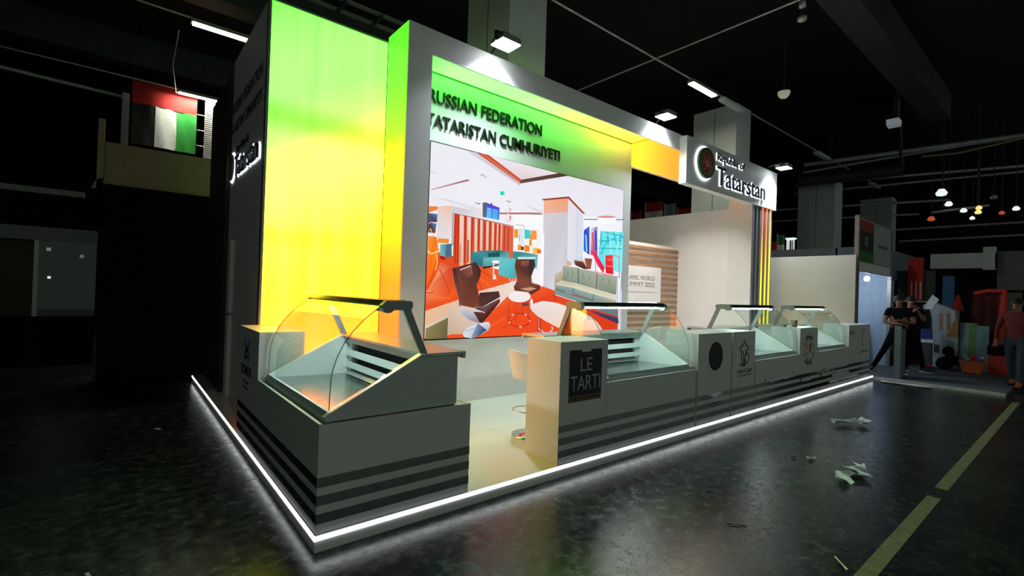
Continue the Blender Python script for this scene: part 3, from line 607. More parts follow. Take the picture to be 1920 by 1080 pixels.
 ([(5.775,2.986),(5.76,2.973),(5.716,2.957),(5.649,2.942),(5.567,2.928),(5.481,2.918),(5.401,2.912),(5.336,2.911),(5.294,2.915),(5.279,2.924),(5.293,2.937),(5.334,2.952),(5.398,2.967),(5.478,2.981),(5.564,2.992),(5.646,2.998),(5.714,2.999),(5.759,2.995)],[(222,140,130)]),
 ([(5.28,2.92),(5.775,2.981),(5.765,2.9),(5.664,2.86),(5.395,2.829),(5.296,2.854)],[(255,252,252)]),
 ([(5.373,2.707),(5.99,2.749),(5.99,2.02),(5.319,2.093)],[(110,232,238),(120,236,240),(140,238,244),(90,220,232)]),
 ([(5.37,2.702),(5.381,2.462),(5.415,2.465),(5.404,2.705)],[(40,190,205)]),
 ([(5.484,2.691),(5.99,2.664),(5.99,2.679),(5.488,2.705)],[(20,165,190)]),
 ([(5.513,2.592),(5.99,2.576),(5.99,2.599),(5.518,2.615)],[(40,190,205)]),
 ([(5.551,2.672),(5.573,2.478),(5.595,2.481),(5.573,2.675)],[(20,165,190)]),
 ([(5.695,2.717),(5.81,2.496),(5.845,2.505),(5.73,2.726)],[(40,190,205)]),
 ([(5.91,2.725),(5.921,2.509),(5.944,2.511),(5.934,2.728)],[(20,165,190)]),
 ([(5.423,2.519),(5.99,2.642),(5.99,2.665),(5.416,2.54)],[(40,190,205)]),
 ([(5.335,2.525),(5.664,2.555),(5.663,2.573),(5.334,2.542)],[(30,180,200)]),
 ([(5.618,2.632),(5.661,2.327),(5.689,2.33),(5.646,2.635)],[(170,245,248)]),
 ([(5.341,2.401),(5.99,2.441),(5.99,2.459),(5.341,2.419)],[(30,180,200)]),
 ([(5.817,2.652),(5.819,2.321),(5.847,2.323),(5.846,2.654)],[(170,245,248)]),
 ([(5.412,2.305),(5.565,2.551),(5.54,2.556),(5.387,2.311)],[(30,180,200)]),
 ([(5.935,2.626),(5.99,2.11),(5.99,2.113),(5.964,2.629)],[(170,245,248)]),
 ([(4.951,2.672),(5.085,2.757),(5.108,2.277),(4.96,2.337)],[(40,70,200),(60,110,215),(50,60,190),(30,120,200)]),
 ([(5.113,2.725),(5.28,2.77),(5.311,2.274),(5.134,2.279)],[(235,225,240),(130,90,190),(60,70,190),(210,70,110)]),
 ([(4.983,2.603),(5.023,2.323),(5.055,2.327),(5.016,2.608)],[(150,220,245)]),
 ([(5.143,2.655),(5.184,2.353),(5.238,2.36),(5.196,2.663)],[(225,80,110)]),
 ([(5.215,2.699),(5.245,2.359),(5.286,2.363),(5.256,2.704)],[(40,70,190)]),
 ([(5.132,2.358),(5.243,2.346),(5.506,2.083),(5.475,1.988),(5.328,2.108),(5.244,2.209)],[(245,60,110),(240,30,80),(235,20,60),(240,30,70),(250,80,120),(245,50,100)]),
 ([(5.515,2.299),(5.718,2.323),(5.749,1.978),(5.538,1.995)],[(240,40,50),(250,70,60),(235,30,40),(225,20,40)]),
 ([(5.567,2.223),(5.722,2.225),(5.723,2.239),(5.569,2.238)],[(255,140,130)]),
 ([(5.558,2.115),(5.736,2.107),(5.738,2.122),(5.561,2.129)],[(255,150,140)]),
 ([(5.726,2.309),(5.891,2.303),(5.893,2.314),(5.728,2.32)],[(225,30,80)]),
 ([(5.883,2.307),(5.904,1.936),(5.922,1.937),(5.901,2.309)],[(225,30,80)]),
 ([(5.915,1.942),(5.308,2.006),(5.305,1.996),(5.911,1.931)],[(225,30,80)]),
 ([(5.99,2.167),(5.99,2.167),(5.99,1.891),(5.99,1.888)],[(220,40,60)]),
 ([(5.25,2.191),(5.272,1.999),(5.288,2.0),(5.266,2.193)],[(210,40,120)]),
 ([(4.738,2.166),(4.987,2.153),(5.049,2.031),(4.993,2.028),(4.766,2.088)],[(150,80,64),(120,66,54),(60,34,34),(60,36,34),(70,40,36)]),
 ([(4.985,2.212),(5.178,2.218),(5.147,2.042),(5.044,2.036)],[(170,92,66),(140,66,50),(150,80,60),(110,60,50)]),
 ([(4.888,2.193),(5.032,2.085),(5.051,2.097),(4.906,2.205)],[(225,170,160)]),
 ([(4.993,2.036),(5.266,2.025),(5.267,1.999),(4.994,2.011)],[(240,225,220)]),
 ([(4.307,1.917),(4.461,1.971),(4.486,1.827),(4.346,1.772),(4.357,1.625),(4.321,1.624)],[(190,196,190),(206,170,112),(196,160,104),(170,150,110),(130,150,145),(150,165,160)]),
 ([(4.485,2.058),(4.849,2.046),(4.849,1.782),(4.479,1.826)],[(160,170,152),(166,172,156),(140,152,138),(120,136,124)]),
 ([(4.85,2.032),(5.312,1.998),(5.289,1.709),(4.849,1.782)],[(164,170,152),(170,174,156),(146,154,138),(128,142,128)]),
 ([(5.313,1.98),(5.837,1.951),(5.839,1.62),(5.294,1.709)],[(168,172,154),(172,176,158),(120,134,116),(136,146,130)]),
 ([(4.842,2.045),(4.837,1.781),(4.852,1.782),(4.857,2.046)],[(60,70,64)]),
 ([(5.305,1.992),(5.286,1.71),(5.302,1.709),(5.321,1.992)],[(66,76,68)]),
 ([(4.597,2.015),(4.595,1.898),(4.602,1.898),(4.604,2.015)],[(110,120,108)]),
 ([(4.615,1.949),(4.612,1.941),(4.604,1.938),(4.595,1.941),(4.592,1.947),(4.595,1.955),(4.603,1.958),(4.612,1.956)],[(80,90,82)]),
 ([(4.705,2.004),(4.704,1.886),(4.711,1.886),(4.713,2.004)],[(110,120,108)]),
 ([(4.724,1.937),(4.721,1.93),(4.713,1.927),(4.704,1.929),(4.7,1.936),(4.703,1.943),(4.712,1.947),(4.72,1.944)],[(80,90,82)]),
 ([(4.967,1.975),(4.965,1.855),(4.972,1.855),(4.974,1.975)],[(110,120,108)]),
 ([(4.986,1.907),(4.983,1.9),(4.974,1.896),(4.965,1.899),(4.961,1.906),(4.964,1.913),(4.973,1.917),(4.982,1.914)],[(80,90,82)]),
 ([(5.121,1.957),(5.119,1.835),(5.127,1.835),(5.129,1.957)],[(110,120,108)]),
 ([(5.141,1.888),(5.138,1.88),(5.129,1.877),(5.119,1.88),(5.115,1.887),(5.119,1.894),(5.128,1.898),(5.137,1.895)],[(80,90,82)]),
 ([(5.454,1.946),(5.452,1.821),(5.46,1.821),(5.462,1.946)],[(110,120,108)]),
 ([(5.475,1.876),(5.471,1.868),(5.462,1.864),(5.452,1.867),(5.448,1.874),(5.451,1.882),(5.461,1.886),(5.471,1.883)],[(80,90,82)]),
 ([(5.634,1.928),(5.632,1.801),(5.641,1.801),(5.643,1.928)],[(110,120,108)]),
 ([(5.656,1.856),(5.652,1.848),(5.643,1.844),(5.633,1.847),(5.628,1.855),(5.632,1.863),(5.642,1.866),(5.652,1.863)],[(80,90,82)]),
 ([(4.344,1.752),(4.491,1.827),(4.835,1.776),(4.747,1.716)],[(214,206,178),(196,192,166),(202,194,164),(222,212,182)]),
 ([(4.747,1.716),(4.85,1.777),(5.289,1.704),(5.24,1.629)],[(222,214,184),(204,198,170),(208,202,172),(224,216,186)]),
 ([(5.24,1.629),(5.294,1.704),(5.839,1.609),(5.843,1.532)],[(222,216,188),(206,200,172),(214,206,178),(226,218,190)]),
 ([(4.338,1.752),(4.747,1.712),(4.739,1.618),(4.332,1.682)],[(146,168,162),(150,172,164),(110,136,134),(118,142,138)]),
 ([(4.747,1.712),(5.24,1.625),(5.224,1.515),(4.739,1.618)],[(150,172,164),(156,176,166),(118,140,138),(112,138,136)]),
 ([(5.24,1.625),(5.843,1.529),(5.849,1.422),(5.224,1.515)],[(156,176,166),(190,186,166),(140,150,140),(118,140,138)]),
 ([(4.736,1.716),(4.728,1.618),(4.74,1.617),(4.748,1.715)],[(50,60,60)]),
 ([(5.233,1.629),(5.218,1.515),(5.231,1.514),(5.246,1.629)],[(50,60,60)]),
 ([(4.332,1.677),(5.225,1.506),(5.849,1.419),(5.901,1.238),(5.392,1.339),(4.818,1.501),(4.322,1.6)],[(120,148,146),(124,150,148),(130,150,146),(100,120,130),(112,140,142),(116,142,140),(124,150,146)]),
 ([(4.323,1.678),(5.223,1.505),(5.226,1.514),(4.326,1.685)],[(44,56,56)]),
 ([(4.32,1.592),(4.816,1.487),(4.82,1.497),(4.324,1.601)],[(232,228,230)]),
 ([(4.315,1.6),(4.32,1.494),(4.333,1.494),(4.328,1.6)],[(140,36,24)]),
 ([(5.824,1.954),(5.874,1.404),(5.9,1.404),(5.85,1.956)],[(170,172,172)]),
 ([(5.076,1.365),(5.917,1.219),(5.931,1.108),(5.451,1.241)],[(66,60,110),(70,70,120),(40,34,60),(120,40,50)]),
 ([(5.914,1.69),(5.99,1.723),(5.99,0.966),(5.951,0.966)],[(216,214,250),(226,224,246),(222,222,252),(214,214,250)]),
 ([(2.619,1.04),(2.684,1.108),(2.852,1.175),(3.046,1.187),(3.084,1.143),(3.051,1.07),(2.894,0.996),(2.757,0.968),(2.646,0.99)],[(206,210,222),(216,218,228),(190,194,208),(222,222,230),(200,204,216),(170,174,190),(180,186,200),(206,210,220),(214,218,228)]),
 ([(2.866,1.172),(3.018,1.074),(2.894,0.996),(2.757,0.976)],[(120,140,170),(40,50,80),(70,90,130),(140,160,190)]),
 ([(2.67,1.063),(2.821,1.102),(2.819,1.107),(2.667,1.069)],[(120,126,140)]),
 ([(2.552,1.404),(2.793,1.339),(2.887,1.175),(2.73,1.212),(2.592,1.305)],[(214,214,224),(196,196,208),(120,120,140),(150,152,170),(180,182,196)]),
 ([(2.422,1.9),(2.473,1.913),(2.551,1.706),(2.572,1.388),(2.547,1.402),(2.534,1.526),(2.461,1.731)],[(90,50,48),(70,36,32),(120,60,46),(110,60,50),(180,180,190),(96,90,96),(80,50,50)]),
 ([(2.473,1.913),(2.8,2.007),(2.886,1.905),(2.881,1.819),(2.822,1.688),(2.881,1.532),(2.86,1.404),(2.783,1.382),(2.571,1.416),(2.546,1.706)],[(96,48,40),(70,40,38),(54,30,30),(60,34,32),(96,50,38),(110,54,38),(120,58,40),(96,44,34),(118,60,44),(124,64,48)]),
 ([(2.523,1.878),(2.725,1.964),(2.759,1.834),(2.599,1.743)],[(110,58,48),(150,84,72),(140,78,66),(70,40,36)]),
 ([(2.547,1.881),(2.72,1.947),(2.714,1.957),(2.542,1.891)],[(240,220,214)]),
 ([(2.877,1.59),(3.211,1.62),(3.237,1.539),(2.948,1.404),(2.8,1.382),(2.863,1.404)],[(54,32,34),(70,38,36),(80,46,42),(60,36,38),(70,40,38),(96,50,40)]),
 ([(2.795,1.378),(2.965,1.404),(3.231,1.517),(3.217,1.48),(2.987,1.325),(2.951,1.318)],[(70,46,46),(110,84,84),(120,90,84),(60,40,44),(110,110,124),(84,70,76)]),
 ([(2.785,1.329),(2.969,1.321),(3.231,1.509),(3.237,1.465),(2.943,1.174),(2.901,1.177)],[(80,38,34),(110,44,32),(120,46,34),(70,20,16),(54,22,20),(48,24,24)]),
 ([(2.781,1.367),(2.976,1.31),(2.98,1.319),(2.785,1.377)],[(222,222,230)]),
 ([(2.06,1.149),(2.379,1.285),(2.384,1.251),(2.06,1.116)],[(226,214,190),(216,206,190),(200,186,160),(224,210,184)]),
 ([(2.06,1.116),(2.384,1.251),(2.382,0.979),(2.06,0.98)],[(140,130,84),(110,100,64),(100,92,56),(132,122,76)]),
 ([(3.393,1.482),(3.396,1.182),(3.405,1.182),(3.402,1.482)],[(160,50,40)]),
 ([(3.53,1.453),(3.535,1.119),(3.545,1.119),(3.54,1.453)],[(190,60,50)]),
 ([(3.66,1.455),(3.672,1.285),(3.682,1.286),(3.67,1.455)],[(170,56,44)]),
 ([(3.76,1.487),(3.774,1.254),(3.787,1.254),(3.772,1.487)],[(160,50,40)]),
 ([(3.804,1.204),(3.798,1.179),(3.821,1.175),(3.827,1.2)],[(240,200,180)]),
 ([(3.799,1.182),(3.779,1.158),(3.799,1.148),(3.819,1.172)],[(190,40,20)]),
 ([(3.781,1.16),(3.748,1.14),(3.764,1.126),(3.797,1.146)],[(190,40,20)]),
 ([(3.751,1.141),(3.708,1.126),(3.718,1.11),(3.761,1.125)],[(190,40,20)]),
 ([(3.71,1.126),(3.66,1.117),(3.666,1.1),(3.716,1.109)],[(190,40,20)]),
 ([(3.662,1.117),(3.608,1.115),(3.611,1.098),(3.664,1.1)],[(240,200,180)]),
 ([(3.61,1.115),(3.557,1.12),(3.556,1.102),(3.609,1.098)],[(190,40,20)]),
 ([(3.559,1.119),(3.51,1.13),(3.505,1.113),(3.554,1.103)],[(190,40,20)]),
 ([(3.512,1.129),(3.469,1.146),(3.46,1.13),(3.503,1.114)],[(190,40,20)]),
 ([(3.471,1.144),(3.439,1.165),(3.425,1.152),(3.458,1.131)],[(190,40,20)]),
 ([(3.441,1.163),(3.42,1.187),(3.402,1.178),(3.423,1.154)],[(240,200,180)]),
 ([(3.422,1.184),(3.414,1.209),(3.393,1.206),(3.401,1.181)],[(190,40,20)]),
 ([(3.414,1.205),(3.42,1.23),(3.398,1.234),(3.393,1.209)],[(190,40,20)]),
 ([(3.418,1.227),(3.437,1.251),(3.419,1.26),(3.4,1.237)],[(190,40,20)]),
 ([(3.435,1.249),(3.466,1.269),(3.452,1.282),(3.421,1.262)],[(190,40,20)]),
 ([(3.464,1.268),(3.505,1.283),(3.495,1.298),(3.454,1.283)],[(240,200,180)]),
 ([(3.503,1.282),(3.552,1.292),(3.545,1.308),(3.497,1.299)],[(190,40,20)]),
 ([(3.55,1.292),(3.603,1.295),(3.6,1.312),(3.547,1.309)],[(190,40,20)]),
 ([(3.601,1.295),(3.654,1.291),(3.655,1.308),(3.602,1.312)],[(190,40,20)]),
 ([(3.652,1.291),(3.703,1.281),(3.708,1.298),(3.657,1.308)],[(190,40,20)]),
 ([(3.701,1.282),(3.745,1.266),(3.755,1.281),(3.71,1.297)],[(240,200,180)]),
 ([(3.743,1.267),(3.777,1.246),(3.792,1.259),(3.757,1.28)],[(190,40,20)]),
 ([(3.775,1.248),(3.797,1.224),(3.816,1.233),(3.794,1.258)],[(190,40,20)]),
 ([(3.795,1.227),(3.804,1.201),(3.827,1.204),(3.818,1.23)],[(190,40,20)]),
 ([(3.822,1.547),(3.809,1.515),(3.771,1.487),(3.711,1.466),(3.638,1.454),(3.562,1.454),(3.49,1.464),(3.432,1.483),(3.394,1.509),(3.379,1.539),(3.391,1.57),(3.427,1.597),(3.483,1.619),(3.554,1.631),(3.631,1.633),(3.704,1.624),(3.765,1.605),(3.806,1.578)],[(206,60,34)]),
 ([(3.816,1.555),(3.804,1.525),(3.766,1.499),(3.708,1.479),(3.637,1.468),(3.562,1.467),(3.492,1.476),(3.435,1.494),(3.398,1.519),(3.384,1.547),(3.395,1.576),(3.431,1.602),(3.486,1.622),(3.555,1.633),(3.63,1.635),(3.701,1.627),(3.761,1.609),(3.801,1.584)],[(244,234,232)]),
 ([(3.777,1.437),(3.765,1.423),(3.732,1.413),(3.692,1.413),(3.659,1.422),(3.646,1.436),(3.658,1.451),(3.69,1.46),(3.73,1.46),(3.764,1.452)],[(96,60,70)]),
 ([(3.501,2.095),(3.856,2.119),(3.887,2.025),(3.813,1.86),(3.828,1.764),(4.004,1.722),(3.996,1.664),(3.815,1.579),(3.76,1.618),(3.5,1.635),(3.478,1.689),(3.544,1.793),(3.485,1.985)],[(110,56,46),(84,50,48),(60,40,42),(80,44,42),(120,66,52),(110,56,46),(96,40,34),(90,36,30),(120,70,56),(100,44,34),(120,48,36),(130,66,50),(100,50,40)]),
 ([(3.603,2.069),(3.759,2.092),(3.758,2.014),(3.606,1.998)],[(150,90,76),(140,84,72),(110,62,54),(130,74,62)]),
 ([(3.765,2.092),(3.868,2.115),(3.879,2.022),(3.805,1.877),(3.751,1.936)],[(58,40,44)]),
 ([(3.6,1.668),(3.813,1.698),(3.93,1.678),(3.774,1.634)],[(205,150,130),(190,130,112),(214,160,140),(180,120,104)]),
 ([(3.97,1.268),(3.974,1.079),(3.993,1.078),(3.989,1.268)],[(226,210,214)]),
 ([(3.978,1.073),(4.172,0.969),(4.183,0.98),(3.989,1.084)],[(226,210,214)]),
 ([(4.184,0.969),(4.304,1.046),(4.29,1.058),(4.17,0.98)],[(226,210,214)]),
 ([(4.306,1.054),(4.281,1.106),(4.262,1.102),(4.287,1.05)],[(226,210,214)]),
 ([(3.968,1.253),(3.973,1.031),(3.99,1.031),(3.985,1.252)],[(170,50,44)]),
 ([(4.027,1.236),(4.031,1.006),(4.046,1.005),(4.042,1.236)],[(160,44,36)]),
 ([(3.801,1.403),(3.896,1.456),(4.078,1.494),(4.346,1.469),(4.599,1.416),(4.903,1.339),(5.184,1.24),(5.351,1.143),(5.46,1.045),(5.492,0.966),(5.117,0.966),(4.793,0.973),(4.411,1.077),(4.129,1.186),(3.958,1.266),(3.847,1.339)],[(240,222,216),(240,226,222),(238,226,222),(238,226,220),(236,222,216),(240,226,220),(238,222,214),(240,222,212),(236,218,210),(228,208,198),(244,214,196),(250,210,180),(242,216,200),(236,216,208),(236,216,212),(236,214,210)]),
 ([(3.863,1.465),(3.859,1.428),(3.845,1.405),(3.827,1.405),(3.812,1.427),(3.805,1.464),(3.809,1.501),(3.822,1.523),(3.84,1.524),(3.856,1.501)],[(240,234,240)]),
]
m, N, L, B = newmat('screen_pixels')
at_ = N.new('ShaderNodeVertexColor'); at_.layer_name = 'picture'
B.inputs['Base Color'].default_value = (.01, .01, .01, 1); B.inputs['Roughness'].default_value = .6; B.inputs['Specular IOR Level'].default_value = .1
L.new(at_.outputs['Color'], B.inputs['Emission Color']); B.inputs['Emission Strength'].default_value = 1.0
SCREENM = m
t = thing('led_screen', 'large lit screen showing a lounge with brown armchairs and orange floor', 'screen', (4.02, YS-.02, .966))
MB().box(2.055, 5.995, YS-.012, YS, .96, 3.515).build('screen_body', BLACK, t)
V, F, Cc = [], [], []
o = origin_of(t)
for i, (pts, cols) in enumerate(PICTURE):
    n = len(V); y = YS-.0125-.00012*i
    V += [(x-o.x, y-o.y, z-o.z) for x, z in pts]; F.append(tuple(range(n, n+len(pts))))
    Cc += [lin(cols[k] if len(cols) > 1 else cols[0]) for k in range(len(pts))]
me = bpy.data.meshes.new('screen_picture'); me.from_pydata(V, [], F)
ca = me.color_attributes.new('picture', 'FLOAT_COLOR', 'POINT')
for i, c in enumerate(Cc): ca.data[i].color = (c[0], c[1], c[2], 1)
me.materials.append(SCREENM); ob = bpy.data.objects.new('screen_picture', me); COL.objects.link(ob); ob.parent = t

# ================================================================= NAME SIGN ON THE PORTAL
YN = 1.92
t = thing('name_sign', 'long white box sign with halo-lit letters and a round red and green emblem', 'sign', (9.15, YN, 3.76))
MB().box(7.16, 11.14, YN, YF, 3.76, 4.655).build('sign_box', PANEL, t)
FN = face_front(YN)
RED = mat('emblem_red', (.33, .015, .018), .4); GREEN = mat('emblem_green', (.03, .12, .03), .4); GOLD = mat('emblem_gold', (.45, .28, .08), .4); PINK = mat('emblem_silver', (.55, .30, .26), .4)
EX, EZ = 7.77, 4.235
MB().disc(EX, EZ, .335, .335, 'y', YN-.03, YN).build('emblem_halo', HALO, t)
e = MB().disc(EX, EZ, .295, .295, 'y', YN-.08, YN-.032).build('emblem_rim', GREEN, t, label='green emblem rim')
MB().ribbon([(EX+.222*math.cos(2*math.pi*k/28), EZ+.222*math.sin(2*math.pi*k/28)) for k in range(28)], .014, 'y', YN-.084, YN-.08, True).build('emblem_line', GOLD, e)
MB().disc(EX, EZ, .21, .21, 'y', YN-.084, YN-.08).build('emblem_field', RED, e)
q = MB()
q.prism([(EX-.10, EZ-.02), (EX-.05, EZ+.05), (EX+.04, EZ+.04), (EX+.10, EZ-.03), (EX+.06, EZ-.09), (EX-.03, EZ-.07)], 'y', YN-.09, YN-.084)
q.ribbon([(EX-.07, EZ+.02), (EX-.11, EZ+.08), (EX-.10, EZ+.13)], .04, 'y', YN-.09, YN-.084)
q.ribbon([(EX-.09, EZ-.01), (EX-.15, EZ-.02), (EX-.18, EZ+.0)], .025, 'y', YN-.09, YN-.084)
q.ribbon([(EX-.05, EZ-.06), (EX-.07, EZ-.12), (EX-.12, EZ-.15)], .028, 'y', YN-.09, YN-.084)
q.ribbon([(EX+.07, EZ-.07), (EX+.04, EZ-.14), (EX+.09, EZ-.17)], .028, 'y', YN-.09, YN-.084)
q.ribbon([(EX+.09, EZ-.03), (EX+.15, EZ-.05), (EX+.16, EZ-.11), (EX+.12, EZ-.15)], .02, 'y', YN-.09, YN-.084)
q.ribbon([(EX+.08, EZ+.0), (EX+.14, EZ+.05), (EX+.13, EZ+.12)], .022, 'y', YN-.09, YN-.084)
q.build('emblem_beast', PINK, e)
MB().prism([(EX-.03, EZ-.02), (EX-.01, EZ+.17), (EX+.03, EZ+.11), (EX+.035, EZ-.01)], 'y', YN-.096, YN-.09).build('emblem_wing', GOLD, e)
for body, x0, x1, z0, z1, ref in (('Republic of', 8.24, 9.40, 4.345, 4.545, None), ('Tatarstan', 8.25, 10.42, 3.905, 4.275, None)):
    letters(body, HALO, t, FN, x0, x1, z0, z1, .014, name='letter_halo', offset=.022 if body[0] == 'T' else .014)
    letters(body, LETTER_NAVY, t, FN, x0, x1, z0, z1, .02, name='letter', lift=.028)

# fins carrying the sign
ST = gradient_light('fin_light_strip', 2, 1.0, 3.76, [(0, (1.5, 1.4, .02)), (.35, (1.8, 1.5, .02)), (.6, (1.8, .95, .01)), (.8, (1.7, .35, .01)), (1, (1.5, .14, .01))], .62)
ST2 = gradient_light('fin_light_strip_yellow', 2, 1.0, 3.76, [(0, (1.5, 1.6, .02)), (.6, (1.8, 1.6, .02)), (.85, (1.8, .9, .01)), (1, (1.7, .5, .01))], .62)
FINM = mat('grey_fin_panel', (.26, .27, .29), .5, var=.05)
t = thing('fin_support', 'grey vertical fins with red to yellow light strips under the name sign', 'support', (10.5, 2.0, PH))
for x in (10.02, 10.20, 10.38, 10.60, 10.80): MB().box(x, x+.05, 1.95, 2.35, PH, 3.76).build('fin', FINM, t)
MB().box(10.95, 11.12, 2.0, 2.35, PH, 3.76).build('fin', FINM, t)
for x, mm in ((10.46, ST), (10.67, ST), (10.87, ST2)): MB().box(x+.005, x+.06, 1.938, 1.955, PH, 3.75).build('light_strip', mm, t)

# partition (faces -X) with taller shoulder by the fins, and the right hand wall
struct(MB().box(10.0, 10.06, 2.5, 6.24, PH, 3.72).build('wall_partition', PANEL))
struct(MB().box(9.99, 10.02, 1.96, 2.5, PH, 3.76).box(9.99, 10.02, 2.08, 2.5, 3.76, 3.99).build('trim_3', mat('glossy_white_panel', (.8, .8, .79), .2, var=.03)))
struct(MB().box(11.42, 11.48, .36, 6.24, 0, 2.67).build('wall_right_booth', CREAM))
struct(MB().box(6.22, 10.0, 6.1, 6.2, PH, 3.72).build('wall_rear_booth', PANEL))
BAND = mat('blue_grey_fascia', (.17, .20, .27), .6, var=.06)
o = MB().box(14.5, 14.56, 1.1, 9, .06, 3.15).build('neighbour_fascia', BAND); tag(o, 'blue-grey fascia band showing above the cream partition', 'fascia')
MB().box(14.49, 14.5, 1.63, 1.67, 2.3, 3.15).build('joint', BLACK, o)
# slatted feature wall with plaque
t = thing('slat_feature_wall', 'white feature wall with horizontal wooden slats behind the counters', 'wall panel', (9, 3.8, PH))
MB().box(7.3, 10.0, 3.8, 3.88, PH, 2.87).build('panel', mat('feature_wall_white', (.78, .72, .68), .5, var=.04), t)
for k in range(18): 
    z = 2.79-.1405*k
    MB().box(7.3, 9.99, 3.77, 3.8, z-.07, z).build('slat', WOOD, t)
p = thing('plaque', 'white plaque with two lines of grey lettering on the slatted wall', 'sign', (8.5, 3.7, 1.48))
MB().box(7.5, 9.12, 3.68, 3.77, 1.48, 2.3).build('board', PANEL, p)
GREYTXT = mat('grey_vinyl', (.25, .25, .25), .6)
letters('ISLAMIC WORLD', GREYTXT, p, face_front(3.68), 7.72, 8.86, 1.99, 2.09, .004)
letters('SUMMIT 2022', GREYTXT, p, face_front(3.68), 7.72, 8.86, 1.84, 1.94, .004)
MB().box(7.72, 8.84, 3.676, 3.68, 1.71, 1.716).build('rule', GREYTXT, p)
MB().box(7.5, 9.0, 3.69, 3.77, 1.42, 1.475).build('lit_edge', HALO, p)

# ================================================================= FLOODLIGHTS
def floodlight(loc, lab, yb, energy, col=(.80, .90, 1)):
    t = thing('floodlight', lab, 'floodlight', loc, group=None); x, y, z = loc
    MB().prism([(x-.15, z+.0), (x+.15, z+.0), (x+.13, z+.07), (x-.13, z+.07)], 'y', y-.13, y+.13).build('housing', GREYMETAL, t)
    MB().box(x-.14, x+.14, y-.12, y+.12, z-.012, z).build('lens', FLOODLENS, t)
    for k in range(6): MB().box(x-.11+.042*k, x-.10+.042*k, y-.10, y+.10, z+.07, z+.10).build('fin', DARKMETAL, t)
    MB().box(x-.17, x-.15, y-.02, y+.02, z+.0, z+.08).box(x+.15, x+.17, y-.02, y+.02, z+.0, z+.08).box(x-.17, x+.17, y-.02, y+.02, z+.11, z+.125).box(x-.17, x-.15, y-.02, y+.02, z+.08, z+.125).box(x+.15, x+.17, y-.02, y+.02, z+.08, z+.125).build('bracket', DARKMETAL, t)
    MB().tube([(x, y, z+.12), (x, yb+.02, 4.74), (x, yb+.02, 4.68)], .014, 8).build('arm', DARKMETAL, t)
    ld = bpy.data.lights.new('flood_light', 'AREA'); ld.shape = 'RECTANGLE'; ld.size = .27; ld.size_y = .23; ld.energy = energy; ld.color = col
    lo = bpy.data.objects.new('flood_light', ld); COL.objects.link(lo); lo.parent = t; lo.location = (0, 0, -.02); ld.spread = math.radians(116)
floodlight((2.72, 1.80, 4.73), 'white floodlight on the frame above the black raised lettering', 2.07, 32)
floodlight((6.42, 1.90, 4.80), 'white floodlight on the frame just before the name sign', 2.07, 32)
floodlight((10.75, 1.62, 4.66), 'white floodlight above the end of the name sign', 1.95, 32)
floodlight((8.1, 2.85, 4.52), 'added unseen floodlight behind the rear beam, brightening the partition', 2.52, 60, (1, .92, .87))  # added lamp out of view, put in to brighten the partition

